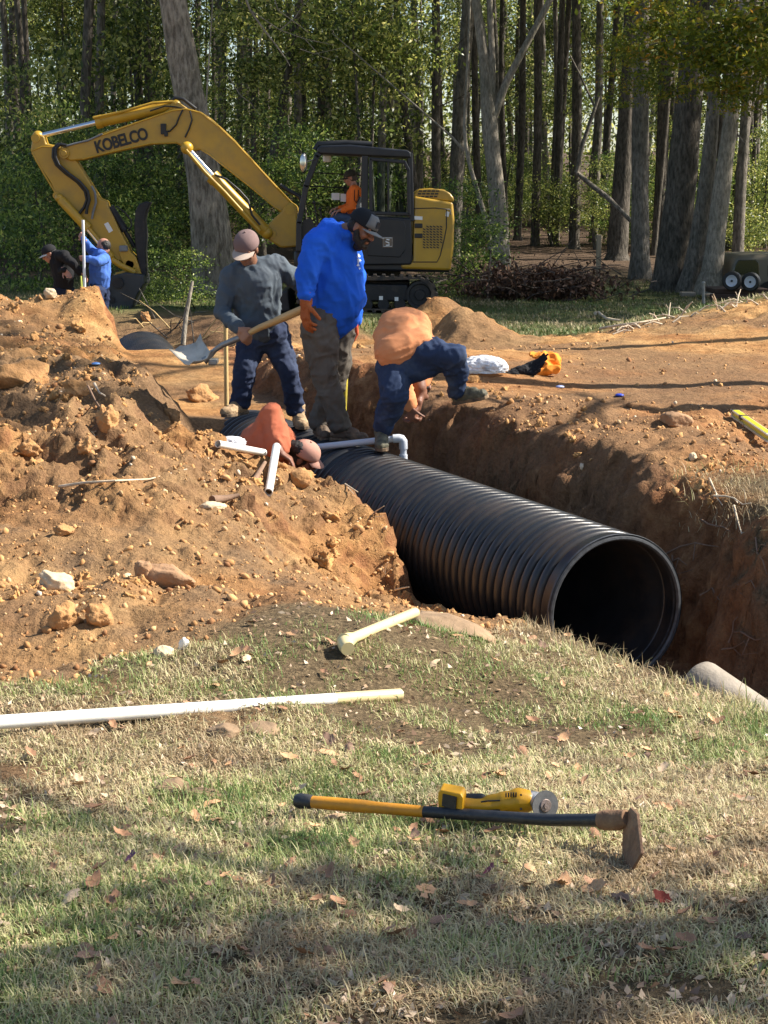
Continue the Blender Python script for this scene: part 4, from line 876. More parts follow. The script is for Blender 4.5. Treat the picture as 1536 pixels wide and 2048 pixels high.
# lettering
tc = bpy.data.curves.new('lettering', 'FONT'); tc.body = 'KOBELCO'; tc.size = .30; tc.extrude = .004; tc.offset = .0095; tc.space_character = .93
to = bpy.data.objects.new('tmp', tc); COL.objects.link(to); bpy.context.view_layer.update()
tm = bpy.data.meshes.new_from_object(to.evaluated_get(bpy.context.evaluated_depsgraph_get())); bpy.data.objects.remove(to)
lo = link('lettering', tm, mat('black_decal', (.012, .012, .012), .5, 0, .1, 5, bump=0), EX)
A = aty(193, 306, YB - .175); B_ = aty(297, 277, YB - .175); wd = max(v.co.x for v in tm.vertices) - min(v.co.x for v in tm.vertices); ht = max(v.co.y for v in tm.vertices)
sx = (B_ - A).length / wd; sy = .185 / ht * 1.03; ang = math.atan2((B_ - A).z, (B_ - A).x)
Mx = Matrix.Translation(A + Vector((0, -.006, 0))) @ Matrix.Rotation(-ang, 4, 'Y') @ Matrix.Rotation(PI / 2, 4, 'X') @ Matrix.Diagonal((sx, sy, 1, 1))
tm.transform(Mx)
# thumb
plate('thumb', [(301, 404), (290, 403), (278, 408), (271, 421), (268, 450), (270, 492), (276, 530), (276, 562), (282, 568), (291, 563), (293, 540), (291, 500), (293, 470), (290, 440), (294, 420)], YB, .24, M_blk, .02)
mb = MB(); mb.cyl(aty(220, 414, YB), aty(250, 462, YB), .07); mb.cyl(aty(250, 462, YB), aty(270, 495, YB), .035); mb.tube(pl(YB - .1, [(232, 412), (250, 425), (262, 440), (263, 452), (256, 462)]), .014, 6); mb.build('thumb_cylinder', M_blk, EX, auto=.8)
mb = MB(); mb.prism(pl(YB - .16, [(236, 505), (252, 495), (272, 515), (284, 552), (262, 558), (226, 552), (232, 545), (252, 540)]), (0, .32, 0)); mb.build('bucket_link', M_yel, EX, bevel=.015, auto=.5)
mb = MB(); c = aty(212, 513, YB - .2); mb.cyl(c, c + Vector((0, .3, 0)), .06); mb.tube(pl(YB - .2, [(214, 512), (240, 530), (270, 545)]), .05, 8); mb.build('link_rod', M_yel2, EX, auto=.8)
mb = MB(); mb.box(aty(247, 497, YB - .18), (.14, .08, .10)); mb.build('valve', M_gry, EX, bevel=.02)
# bucket: curved shell with side plates
bp_ = [(222, 552), (250, 545), (286, 550), (289, 566), (274, 590), (262, 620), (258, 668), (250, 672), (232, 655), (212, 636), (198, 612), (192, 598), (205, 578)]
bk = plate('bucket', bp_, YB, .78, M_bucket, .02)
mb = MB()
for k in range(5):
    c = aty(255, 668, YB - .32 + .16 * k); mb.prism([c + Vector((-.04, -.03, .05)), c + Vector((.05, -.03, .05)), c + Vector((.02, -.03, -.14)), c + Vector((-.01, -.03, -.14))], (0, .06, 0))
mb.build('tooth', M_blk, bk, bevel=.006)
mb = MB()
for q in ((214, 585), (224, 600)): c = aty(*q, YB - .4); mb.cyl(c + Vector((0, -.03, 0)), c + Vector((0, .02, 0)), .05)
c = aty(236, 566, YB - .4); mb.cyl(c + Vector((0, -.04, 0)), c + Vector((0, .02, 0)), .09); mb.build('bucket_pin', M_blk, bk, auto=.6)
# swing bracket (boom foot)
plate('boom_foot', [(524, 461), (545, 440), (562, 424), (572, 410), (584, 405), (594, 414), (596, 494), (562, 496), (546, 486), (526, 472)], YB - .05, .5, M_yel, .03)
mb = MB(); 
for q in ((543, 468), (579, 420)): c = aty(*q, YB - .32); mb.cyl(c, c + Vector((0, .05, 0)), .075, n=20)
mb.build('boom_pin', M_yel2, EX, auto=.6)
# upper structure
YN = 28.35          # near side
plate('deck', [(588, 500), (902, 512), (900, 545), (588, 540)], YN + 1.1, 2.1, M_cab, .04)
def rb(name, poly, Y0, Y1, m, bevel=.06, seg=4, parent=EX): mb = MB(); mb.prism(pl(Y0, poly), (0, Y1 - Y0, 0)); return mb.build(name, m, parent, bevel=bevel, auto=.5, seg=seg)
body = rb('engine_cover', [(828, 392), (906, 405), (909, 440), (907, 500), (901, 541), (803, 538), (801, 528), (826, 522)], YN + .02, YN + 2.1, M_yel, .07)
rb('hood', [(826, 392), (829, 385), (838, 378), (860, 376), (888, 379), (900, 386), (908, 396), (908, 404), (826, 396)], YN + .12, YN + 1.9, M_yel, .05)
# seam line, slots, grille
mb = MB()
mb.tube(pl(YN + .017, [(828, 417), (870, 416), (900, 419), (902, 430)]), .008, 6); mb.tube(pl(YN + .017, [(893, 418), (893, 455), (888, 480), (880, 512), (874, 524), (826, 524)]), .008, 6)
mb.build('panel_seam', M_hose, body, auto=1)
mb = MB()
for i in range(6):
    for j in range(9):
        x0 = 846 + i * 6.8 + (j % 2) * 0; y0 = 451 + j * 5.2
        if (i > 4 and j > 6) or (i < 1 and (j < 1)): continue
        mb.prism(pl(YN + .012, [(x0, y0), (x0 + 4.6, y0 + 2.2), (x0 + 4.6, y0 + 4.6), (x0, y0 + 2.4)]), (0, .03, 0))
mb.build('side_vent', M_hose, body)
mb = MB()
for i in range(5):
    for j in range(3):
        x0 = 838 + i * 8.6 - j * 2; y0 = 380.5 + j * 5 + (j * .6)
        mb.prism(pl(YN + .108 - .0, [(x0, y0), (x0 + 6.5, y0), (x0 + 6, y0 + 3), (x0 - .8, y0 + 3)]), (0, .03, 0))
mb.build('top_vent', M_hose, body)
mb = MB()
for a_ in ((829, 447, 845, 456), (829, 467, 845, 476)): mb.prism(pl(YN - .0, [(a_[0], a_[1]), (a_[2], a_[1]), (a_[2], a_[3]), (a_[0], a_[3])]), (0, .04, 0))
mb.build('latch', M_hose, body, bevel=.01)
mb = MB(); mb.prism(pl(YN + .014, [(828, 432), (845, 433), (845, 440), (828, 439)]), (0, .02, 0)); mb.prism(pl(YN + .014, [(892, 422), (899, 424), (897, 434), (891, 432)]), (0, .02, 0)); mb.build('sticker', M_wht, body)
# cab
cab = rb('cab_lower', [(727, 430), (823, 436), (825, 523), (822, 530), (724, 531), (700, 531), (640, 531), (600, 505), (594, 488), (650, 488), (700, 470), (722, 450)], YN, YN + 1.05, M_cab, .03)
rb('cab_roof', [(634, 297), (640, 291), (700, 289), (752, 294), (815, 300), (822, 305), (823, 316), (640, 308), (634, 304)], YN - .02, YN + 1.08, M_cab, .03)
for q_, r_ in ((.2, .05), (.8, .04)): mb = MB(); mb.tube(pl(YN + q_, [(630, 300), (636, 289), (690, 286), (745, 289)]), r_, 8); mb.build('roof_rail', M_hose, EX, auto=1)
def strut(pts, Y, w_, d_=.07, own=True):
    global mb
    if own: mb = MB()
    for (a, b) in zip(pts[:-1], pts[1:]):
        A = aty(*a, Y); B_ = aty(*b, Y); u = (B_ - A).normalized(); n_ = Vector((-u.z, 0, u.x)) * w_ / 2; e = u * w_ * .3
        mb.prism([A - n_ - e, A + n_ - e, B_ + n_ + e, B_ - n_ + e], (0, d_, 0))
    if own: mb.build('cab_pillar', M_cab, EX, bevel=.015)
for Y in (YN, YN + .97):
    strut([(642, 303), (634, 312), (612, 372), (598, 445), (597, 500)], Y, .09 if Y < 29 else .07)
strut([(730, 303), (729, 440)], YN - .004, .11); strut([(730, 303), (729, 440)], YN + .975, .06)
strut([(820, 308), (824, 440)], YN, .08); strut([(820, 308), (824, 440)], YN + .97, .07)
mb = MB(); strut([(741, 318), (809, 324), (817, 340), (818, 428), (742, 426), (741, 318)], YN - .03, .055, .05, False); strut([(776, 322), (777, 426)], YN - .028, .03, .04, False)
door = mb.build('door_frame', M_cab, EX, bevel=.012)
mb = MB(); mb.prism(pl(YN, [(741, 318), (809, 324), (817, 340), (818, 428), (742, 426)]), (0, .008, 0)); mb.build('window_pane', M_glass, door)
mb = MB(); mb.prism(pl(YN + 1.0, [(734, 310), (820, 312), (823, 430), (733, 430)]), (0, .008, 0)); mb.build('window_pane', M_glass, EX)
mb = MB(); mb.prism(pl(YN - .012, [(730, 434), (808, 440), (812, 455), (811, 500), (800, 515), (735, 512)]), (0, .03, 0)); dp = mb.build('door_panel', M_cab, EX, bevel=.02, seg=3)
mb = MB(); mb.prism(pl(YN - .018, [(765, 474), (786, 474), (786, 495), (765, 495)]), (0, .008, 0)); em = mb.build('emblem_plate', mat('emblem_bronze', (.16, .12, .09), .5, .2, .1, 8), dp)
mb = MB(); mb.tube(pl(YN - .02, [(767, 476), (784, 476), (784, 493), (767, 493)]), .008, 6, closed=True); mb.tube(pl(YN - .022, [(779, 480), (773, 479), (771, 483), (778, 486), (779, 490), (772, 491)]), .012, 6); mb.build('emblem', M_wht, em, auto=1)
mb = MB(); 
for yy in (345, 372): mb.tube(pl(YN + 1.0, [(620, yy), (730, yy + 6)]), .012, 6)
mb.tube(pl(YN + 1.0, [(700, 306), (700, 380)]), .008, 6); mb.build('guard_bar', M_hose, EX, auto=1)
mb = MB(); mb.prism(pl(YN + .75, [(663, 386), (679, 386), (679, 400), (663, 400)]), (0, .02, 0)); mb.prism(pl(YN + .75, [(681, 387), (692, 388), (692, 404), (681, 403)]), (0, .02, 0)); mb.build('display', M_wht, EX)
mb = MB(); mb.prism(pl(YN + .35, [(706, 395), (722, 392), (726, 455), (684, 460), (684, 446), (706, 444)]), (0, .45, 0)); mb.build('seat', M_gry, EX, bevel=.03, seg=3)
mb = MB(); mb.tube(pl(YN + .3, [(640, 470), (634, 440), (628, 405)]), .014, 6); mb.tube(pl(YN + .5, [(648, 470), (645, 440), (640, 418)]), .014, 6); mb.ell(aty(640, 418, YN + .5), .03); mb.ell(aty(628, 405, YN + .3), .03); mb.prism(pl(YN + .1, [(598, 488), (606, 440), (622, 436), (634, 460), (640, 488)]), (0, .12, 0)); mb.build('control_lever', M_hose, EX, auto=.6)
mb = MB(); c = aty(607, 326, YN - .12); mb.ell(c, (.06, .03, .16)); mb.tube([c, aty(630, 318, YN - .02)], .012, 6); mir = mb.build('mirror', M_cab, EX, auto=1.5)
mb = MB(); mb.ell(c + Vector((-.008, -.02, 0)), (.05, .02, .14)); mb.build('mirror_glass', mat('mirror_glass', (.5, .5, .48), .1, .9, .02, 4, bump=0), mir, auto=1.5)
mb = MB(); c = aty(654, 317, YN + .95); mb.box(c, (.14, .06, .12)); mb.build('work_lamp', M_wht, EX, bevel=.03)
# undercarriage
def track(Y0, w_):
    tr = [(612, 556), (600, 570), (594, 588), (598, 606), (612, 618), (835, 622), (856, 616), (868, 602), (872, 585), (864, 568), (846, 556), (760, 553)]
    P2 = pl(Y0, tr); ctr = sum(P2, Vector()) / len(P2)
    mb = MB(); n = len(P2); inner = [c_ + (ctr - c_).normalized() * .07 for c_ in P2]
    vs = P2 + inner + [p + Vector((0, w_, 0)) for p in P2] + [p + Vector((0, w_, 0)) for p in inner]; fs = []
    for i in range(n):
        j = (i + 1) % n; fs += [(i, j, n + j, n + i), (2 * n + i, 2 * n + j, j, i)[::1], (n + i, n + j, 3 * n + j, 3 * n + i), (2 * n + j, 2 * n + i, 3 * n + i, 3 * n + j)]
    mb.add(vs, fs)
    per = [0]; 
    for i in range(n): per.append(per[-1] + (P2[(i + 1) % n] - P2[i]).length)
    k = 0
    while k * .14 < per[-1]:
        s_ = k * .14; i = max(q for q in range(n) if per[q] <= s_); a = P2[i]; b = P2[(i + 1) % n]; t = (s_ - per[i]) / (per[i + 1] - per[i]); c_ = a.lerp(b, t); u = (b - a).normalized(); nn = (c_ - ctr).normalized()
        nn = Vector((u.z, 0, -u.x)); nn = nn if nn.dot(c_ - ctr) > 0 else -nn
        q0 = c_ - u * .035; q1 = c_ + u * .035; mb.prism([q0 - nn * .005, q1 - nn * .005, q1 * 1 + nn * .035 - u * .01, q0 + nn * .035 + u * .01], (0, w_, 0)); k += 1
    o = mb.build('track', M_track, EX)
    mb = MB()
    for cx_, cy_, r_ in ((840, 590, .22), (626, 588, .22)): c = aty(cx_, cy_, Y0 + .02); mb.lathe([(0, .001), (0, r_ * .35), (.03, r_ * .4), (.03, r_ * .75), (0, r_ * .82), (0, r_), (w_ * .9, r_), (w_ * .9, .001)], c, (0, 1, 0), 28)
    for q in range(5): c = aty(668 + 33 * q, 609, Y0 + .03); mb.lathe([(0, .001), (0, .09), (w_ * .85, .09), (w_ * .85, .001)], c, (0, 1, 0), 18)
    mb.build('track_wheel', M_blk, o, auto=.6)
    mb = MB(); mb.prism(pl(Y0 + .05, [(645, 566), (815, 570), (818, 602), (645, 602)]), (0, w_ * .7, 0)); mb.build('track_frame', M_blk, o, bevel=.02)
    return o
tn = track(28.1, .42); track(30.1, .42)
mb = MB(); 
for q in ((762, 596), (793, 598)): c = aty(*q, 28.13); mb.box(c, (.06, .01, .06))
mb.build('sticker', M_wht, tn)
mb = MB(); mb.prism(pl(28.5, [(640, 560), (820, 562), (815, 604), (645, 604)]), (0, 1.6, 0)); c = aty(735, 545, 29.3); mb.cyl(c + Vector((0, 0, -.15)), c + Vector((0, 0, .15)), .55, n=32); mb.build('undercarriage', M_blk, EX, bevel=.02)
mb = MB(); mb.prism(pl(28.2, [(560, 585), (575, 580), (580, 622), (562, 626), (552, 610)]), (0, 2.2, 0)); mb.build('dozer_blade', M_blk, EX, bevel=.03)
# ------------------------------------------------------------ people
def skin(name, c): return mat(name, c, .55, 0, .12, 12, bump=.1, bscale=90, bdist=.002)
def cloth(name, c, c2=None, sc=60, var=.12, f=.4): return mat(name, c, .9, 0, var, 3.5, c2=c2, c2fac=f, bump=.35, bscale=sc, bdist=.003, spec=.2)
def frame(fwd, up):
    fwd = Vector(fwd).normalized(); r = fwd.cross(Vector(up)).normalized(); u = r.cross(fwd).normalized()
    return Matrix((r, fwd, u)).transposed()          # columns right, forward, up
def head(mb, c, M, s=1.0):
    P_ = lambda x, y, z: c + M @ (Vector((x, y, z)) * s)
    mb.ell(P_(0, -.012, .028), (.076 * s, .094 * s, .088 * s), M, 18, 12)
    mb.ell(P_(0, .022, -.035), (.060 * s, .068 * s, .075 * s), M, 16, 10)
    mb.cap(P_(0, .055, -.088), .028 * s, P_(0, .045, -.06), .04 * s)
    mb.cap(P_(0, .088, .018), .010 * s, P_(0, .108, -.022), .016 * s); mb.ell(P_(.014, .098, -.026), .010 * s); mb.ell(P_(-.014, .098, -.026), .010 * s)
    mb.cap(P_(-.05, .075, .028), .013 * s, P_(.05, .075, .028), .013 * s)                       # brow
    mb.cap(P_(-.02, .088, -.056), .009 * s, P_(.02, .088, -.056), .009 * s); mb.cap(P_(-.016, .086, -.068), .009 * s, P_(.016, .086, -.068), .009 * s)  # lips
    for q in (-1, 1):
        mb.ell(P_(q * .046, .066, -.02), (.024 * s,) * 3); mb.ell(P_(q * .078, -.004, -.006), (.012 * s, .022 * s, .034 * s), M)
def hand(mb, w, d, n, side=1, curl=.5, s=1.0, grip=False):
    """w wrist, d finger direction, n the way the palm faces, side: which side the thumb leaves"""
    d = Vector(d).normalized(); n = (Vector(n) - d * Vector(n).dot(d)).normalized(); x = d.cross(n).normalized()
    for i in range(4):
        o = (i - 1.5) * .021 * s; k = w + d * (.092 - .006 * abs(i - 1.2)) * s + x * o
        mb.cap(w + d * .015 * s + x * o * .75, .016 * s, k, .0125 * s, 10)
        L = (.042, .047, .044, .034)[i] * s; a = curl * (.8 + .12 * i); p = k
        for j, (ll, rr) in enumerate(((1, .0105), (.72, .0095), (.55, .0085))):
            th = a * (1.0 + j * .95); dd = d * math.cos(th) + n * math.sin(th); q = p + dd * L * ll; mb.cap(p, rr * s, q, rr * .92 * s, 10); p = q
    b = w + d * .025 * s + x * side * .030 * s; t1 = b + (d * .55 + x * side * .75 + n * .35).normalized() * .042 * s
    t2 = t1 + (d * .8 + x * side * .25 + n * (.5 + curl * .4)).normalized() * .034 * s; t3 = t2 + (d * .8 + n * (.5 + curl)).normalized() * .024 * s
    mb.cap(b, .016 * s, t1, .0125 * s, 10); mb.cap(t1, .0118 * s, t2, .0105 * s, 10); mb.cap(t2, .0102 * s, t3, .009 * s, 10)
    mb.cap(w - d * .03 * s, .026 * s, w + d * .02 * s, .026 * s)
def cap_hat(parent, c, M, m, mb_, s=1.0, brimlen=.075, bdrop=.0, mbrim=None, back_flat=False):
    mb = MB(); P_ = lambda x, y, z: c + M @ (Vector((x, y, z)) * s); n = 24; rings = []
    for i in range(8):
        t = i / 7 * PI / 2; rings.append([P_(math.cos(a) * .089 * math.cos(t) ** .8, -.010 + math.sin(a) * .106 * math.cos(t) ** .8, .035 + .092 * math.sin(t)) for a in [2 * PI * k / n for k in range(n)]])
    low = [P_(math.cos(a) * .087, -.010 + math.sin(a) * .104, .022) for a in [2 * PI * k / n for k in range(n)]]
    rings = [low] + rings; vs = [v for r in rings for v in r]; fs = [(i * n + k, i * n + (k + 1) % n, (i + 1) * n + (k + 1) % n, (i + 1) * n + k) for i in range(len(rings) - 1) for k in range(n)]
    fs.append(tuple(range((len(rings) - 1) * n, len(rings) * n))); mb.add(vs, fs); mb.ell(P_(0, -.01, .128), .008 * s)
    o = mb.build(mb_, m, parent, auto=1.2); sd = o.modifiers.new('s', 'SOLIDIFY'); sd.thickness = .003
    mb = MB(); top, bot = [], []
    for i in range(9):
        a = (i / 8 - .5) * 2; xx = a * .076; y0 = -.010 + .104 * math.sqrt(max(0, 1 - (xx / .09) ** 2)) - .006; yl = y0 + brimlen * (1 - a * a * .75) ** .5 * 1.0
        for (yy, arr) in ((y0, 0), ((y0 + yl) / 2, 1), (yl, 2)):
            z = .030 - .018 * a * a - bdrop * (yy - y0); top.append(P_(xx, yy, z)); bot.append(P_(xx, yy, z - .005))
    fs = []
    for i in range(8):
        for j in range(2): a_ = i * 3 + j; fs += [(a_, a_ + 3, a_ + 4, a_ + 1), (27 + a_, 27 + a_ + 1, 27 + a_ + 4, 27 + a_ + 3)]
        fs += [(i * 3 + 2, i * 3 + 5, 27 + i * 3 + 5, 27 + i * 3 + 2), (i * 3, 27 + i * 3, 27 + i * 3 + 3, i * 3 + 3)]
    fs += [(0, 1, 28, 27), (1, 2, 29, 28), (24, 51, 52, 25), (25, 52, 53, 26)]
    mb.add(top + bot, fs); b = mb.build('brim', mbrim or m, o, auto=1.0); return o
def boot(mb, ank, toe_dir, s=1.0, up=None, L=.27):
    t = Vector(toe_dir).normalized(); u = Vector(up or (0, 0, 1)); u = (u - t * u.dot(t)).normalized(); sole = ank - u * .085 * s; x = t.cross(u)
    mb.cap(ank + u * .06 * s, .052 * s, ank - u * .01 * s, .050 * s); mb.cap(sole - t * .035 * s + u * .042 * s, .042 * s, sole + t * .06 * s + u * .046 * s, .046 * s)
    mb.cap(ank - u * .01 * s, .048 * s, sole + t * .11 * s + u * .05 * s, .042 * s)
    mb.cap(sole + t * .10 * s + u * .036 * s + x * .012, .038 * s, sole + t * (L - .09) * s + u * .034 * s + x * .008, .036 * s); mb.cap(sole + t * .10 * s + u * .034 * s - x * .014, .036 * s, sole + t * (L - .105) * s + u * .032 * s - x * .012, .033 * s)
def soles(mb, ank, toe_dir, s=1.0, up=None, L=.27):
    t = Vector(toe_dir).normalized(); u = Vector(up or (0, 0, 1)); u = (u - t * u.dot(t)).normalized(); x = t.cross(u); c = ank - u * .085 * s
    out = [(-.082, .0), (-.075, .030), (-.03, .040), (.04, .036), (.11, .050), (L - .09, .046), (L - .065, .028), (L - .055, 0), (L - .065, -.028), (L - .09, -.046), (.11, -.048), (.04, -.036), (-.03, -.040), (-.075, -.030)]
    mb.prism([c + t * a * s + x * b * s - u * .004 for a, b in out], u * .026)
def person(label, J, base, K):
    """J joints (Vectors): neck chest belly pelvis shL elL wrL shR elR wrR hpL knL anL hpR knR anR; K look and sizes"""
    root = thing('person', label, 'person', base); s = K.get('s', 1.0)
    b = MB(); R = K.get('bodyr', .8); c = K['head']; M = K['M']
    head(b, c, M, s); b.cap(c + M @ Vector((0, -.02, -.05)), .056, J['neck'], .062)
    b.chain([(J['neck'], .06), (J['chest'], .12), (J['belly'], .12), (J['pelvis'], .12)])
    for q in 'LR':
        b.chain([(J['neck'], .05), (J['sh' + q], .05), (J['el' + q], .038), (J['wr' + q], .027)]); b.chain([(J['pelvis'], .10), (J['hp' + q], .075), (J['kn' + q], .050), (J['an' + q], .036)])
    for h in K['hands']: hand(b, *h)
    remesh(b, 'body', K['skin'], root, .0085, 3)
    if 'hair' in K:
        h = MB(); K['hair'](h, c, M, s); remesh(h, 'hair', K['hairm'], root, .008, 2, .003, (60, 60, 60))
    if 'beard' in K:
        h = MB(); P_ = lambda x, y, z: c + M @ (Vector((x, y, z)) * s)
        h.chain([(P_(-.068, .0, -.015), .018), (P_(-.06, .03, -.065), .026), (P_(-.025, .07, -.098), .030), (P_(.025, .07, -.098), .030), (P_(.06, .03, -.065), .026), (P_(.068, .0, -.015), .018)])
        h.chain([(P_(-.032, .086, -.045), .011), (P_(0, .096, -.043), .010), (P_(.032, .086, -.045), .011)]); h.cap(P_(-.034, .084, -.045), .012, P_(-.03, .07, -.09), .02); h.cap(P_(.034, .084, -.045), .012, P_(.03, .07, -.09), .02); h.ell(P_(0, .05, -.12), (.04, .035, .03), M)
        remesh(h, 'beard', K['hairm'], root, .006, 2, .003, (70, 70, 70))
    sh = MB(); K['shirt'](sh, J); o = remesh(sh, K.get('shirtname', 'hoodie'), K['shirtm'], root, .011, 4, K.get('wr', .007), K.get('ws', (7, 7, 4)), K.get('seed', 3))
    K['_shirt'] = o
    pa = MB(); K['pants'](pa, J); remesh(pa, 'trousers', K['pantsm'], root, .011, 3, .0085, (6, 6, 8), K.get('seed', 3) + 1)
    for (a, t, u) in K['boots']:
        x = MB(); boot(x, a, t, 1, u); bo = remesh(x, 'boot', K['bootm'], root, .008, 2, .003, (30, 30, 30)); y = MB(); soles(y, a, t, 1, u); y.build('sole', K['solem'], bo, bevel=.004)
    return root
M_sole = mat('boot_sole', (.05, .042, .035), .8, 0, .3, 20, c2=(.3, .19, .1), c2fac=.8, c2at=(.35, .6))
M_tanboot = mat('tan_boot', (.34, .23, .13), .8, 0, .25, 14, c2=(.45, .30, .16), c2fac=.6)
M_brnboot = mat('brown_boot', (.10, .068, .045), .75, 0, .3, 14, c2=(.36, .22, .12), c2fac=.6)
M_grnboot = mat('olive_boot', (.12, .11, .07), .75, 0, .35, 25, c2=(.03, .03, .028), c2fac=.8)
M_hair = mat('black_hair', (.012, .010, .009), .6, 0, .4, 60, bump=.5)
def jv(Y0, **k): return {n: aty(v[0], v[1], Y0 + (v[2] if len(v) > 2 else 0)) for n, v in k.items()}
def V(px, py, Y): return aty(px, py, Y)

# ---- worker in the slate sweatshirt
Y = 13.25
J = jv(Y, neck=(501, 533, -.02), chest=(510, 575, .0), belly=(515, 625, .04), pelvis=(525, 668, .08), shR=(462, 552, -.03), elR=(445, 625, -.08), wrR=(476, 656, -.34), shL=(556, 532, .08), elL=(594, 562, .16), wrL=(640, 590, .12),
       hpR=(502, 685, .06), knR=(488, 745, -.02), anR=(480, 806, .02), hpL=(553, 680, .12), knL=(577, 745, .04), anL=(592, 822, .12))
M = frame((-.28, -.80, -.52), (0, -.35, 1)); hc = V(493, 497, Y - .12)
def shirt(m, J):
    m.chain([(J['chest'] + Vector((0, 0, .03)), .165), (J['belly'], .165), (J['belly'].lerp(J['pelvis'], .6), .165)]); m.cap(J['chest'] + Vector((-.08, 0, .02)), .12, J['belly'] + Vector((-.06, 0, -.02)), .12); m.cap(J['chest'] + Vector((.09, .02, .04)), .12, J['belly'] + Vector((.03, 0, -.02)), .13)
    m.chain([(J['neck'] + Vector((-.02, .02, -.02)), .085), (J['shR'], .080), (J['elR'], .062), (J['wrR'], .045)]); m.chain([(J['neck'] + Vector((.02, .02, -.02)), .085), (J['shL'], .082), (J['elL'], .065), (J['wrL'], .045)])
    m.chain([(J['shR'], .08), (J['chest'], .13), (J['shL'], .085)])
    n = J['neck']      # collar and hood roll
    for k in range(10):
        a = 2 * PI * k / 10; b_ = 2 * PI * (k + 1) / 10
        m.cap(n + Vector((math.cos(a) * .085, math.sin(a) * .08 + .02, .015 + .035 * math.sin(a))), .030, n + Vector((math.cos(b_) * .085, math.sin(b_) * .08 + .02, .015 + .035 * math.sin(b_))), .030)
    m.cap(n + Vector((-.07, .07, 0)), .055, n + Vector((.08, .09, 0)), .06); m.cap(n + Vector((-.05, -.075, -.03)), .032, n + Vector((.0, -.10, -.06)), .030); m.cap(n + Vector((.05, -.075, -.03)), .032, n + Vector((.0, -.10, -.06)), .030)
    m.ell(J['belly'].lerp(J['pelvis'], .35) + Vector((-.02, -.13, 0)), (.13, .05, .07))
def pants(m, J):
    m.cap(J['pelvis'] + Vector((-.05, 0, .02)), .135, J['pelvis'] + Vector((.06, 0, .02)), .135)
    for q in 'LR': m.chain([(J['pelvis'].lerp(J['hp' + q], .6), .125), (J['hp' + q], .112), (J['kn' + q], .082), (J['an' + q] + Vector((0, 0, .02)), .070)]); m.ell(J['an' + q] + Vector((0, 0, .0)), (.074, .074, .055)); m.ell(J['an' + q].lerp(J['kn' + q], .25), (.078, .078, .05))
wd_ = (V(492, 668, Y - .42) - J['wrR']).normalized()
K = dict(head=hc, M=M, skin=skin('skin_tan', (.36, .17, .095)), hands=[(J['wrR'] + wd_ * .02, (.45, -.35, -.62), (.55, .35, -.45), 1, 1.15, 1.05), (J['wrL'], (1, .1, -.2), (0, -.3, -1), 1, .6)],
         hair=lambda h, c, M, s: h.ell(c + M @ Vector((0, -.035, .005)), (.078, .078, .085), M), hairm=M_hair, shirt=shirt, shirtm=cloth('slate_sweatshirt', (.085, .105, .125), (.14, .15, .16)), shirtname='sweatshirt',
         pants=pants, pantsm=cloth('dark_denim', (.028, .038, .075), (.10, .13, .20), 90, f=.45), boots=[(J['anR'], (-.5, -.8, 0), None), (J['anL'] + Vector((.02, 0, -.03)), (.25, -1, 0), None)], bootm=M_tanboot, solem=M_sole, seed=3, wr=.009)
g1 = person('worker in a slate grey sweatshirt and faded mauve cap leaning forward with a shovel', J, (J['anL'].x - .2, J['anL'].y, -.1), K)
cap_hat(g1, hc, M, cloth('mauve_cap_cloth', (.20, .135, .125), None, 60), 'cap', 1.06, .085, .15, cloth('pale_cap_brim', (.42, .33, .27), None, 60))
# ---- worker in the bright blue hoodie
Y = 12.8
J = jv(Y, neck=(692, 462, .0), chest=(664, 515, .0), belly=(668, 580, .0), pelvis=(656, 645, .02), shR=(633, 492, -.12), elR=(611, 552, -.20), wrR=(613, 600, -.24), shL=(695, 500, .17), elL=(712, 560, .24), wrL=(710, 640, .22),
       hpR=(638, 660, -.08), knR=(652, 762, -.08), anR=(681, 858, -.08), hpL=(674, 660, .09), knL=(672, 750, .12), anL=(640, 852, .15))
M = frame((.72, -.40, -.52), (.35, 0, 1)); hc = V(724, 456, Y - .06)
def shirt(m, J):
    m.chain([(J['chest'] + Vector((-.04, .02, .06)), .175), (J['belly'] + Vector((-.0, 0, 0)), .185), (J['pelvis'] + Vector((.05, 0, .07)), .185)])
    m.cap(J['chest'] + Vector((.06, 0, -.01)), .15, J['belly'] + Vector((.075, -.03, -.04)), .165); m.ell(V(702, 612, Y - .03), (.075, .13, .095)); m.cap(V(684, 560, Y - .1), .08, V(698, 618, Y - .08), .085)
    m.chain([(J['neck'] + Vector((-.06, 0, -.03)), .09), (J['shR'], .105), (J['elR'], .082), (J['wrR'] + Vector((0, 0, .02)), .052)]); m.chain([(J['neck'] + Vector((-.03, .04, -.03)), .09), (J['shL'], .10), (J['elL'], .075), (J['wrL'], .05)])
    m.chain([(J['shR'], .105), (J['chest'], .15), (J['shL'], .10)])
    for k in range(3): m.ell(J['elR'].lerp(J['wrR'], .25 + k * .27), (.078 - .005 * k, .078 - .005 * k, .028))
    n = J['neck'] + Vector((-.035, .01, -.01))
    for k in range(12):
        a = 2 * PI * k / 12; b_ = 2 * PI * (k + 1) / 12; f = lambda q: n + Vector((math.cos(q) * .10, math.sin(q) * .10, -.045 * math.cos(q)))
        m.cap(f(a), .036, f(b_), .036)
    m.ell(n + Vector((-.095, .02, .02)), (.085, .12, .085)); m.ell(n + Vector((-.13, .02, -.03)), (.08, .12, .08))
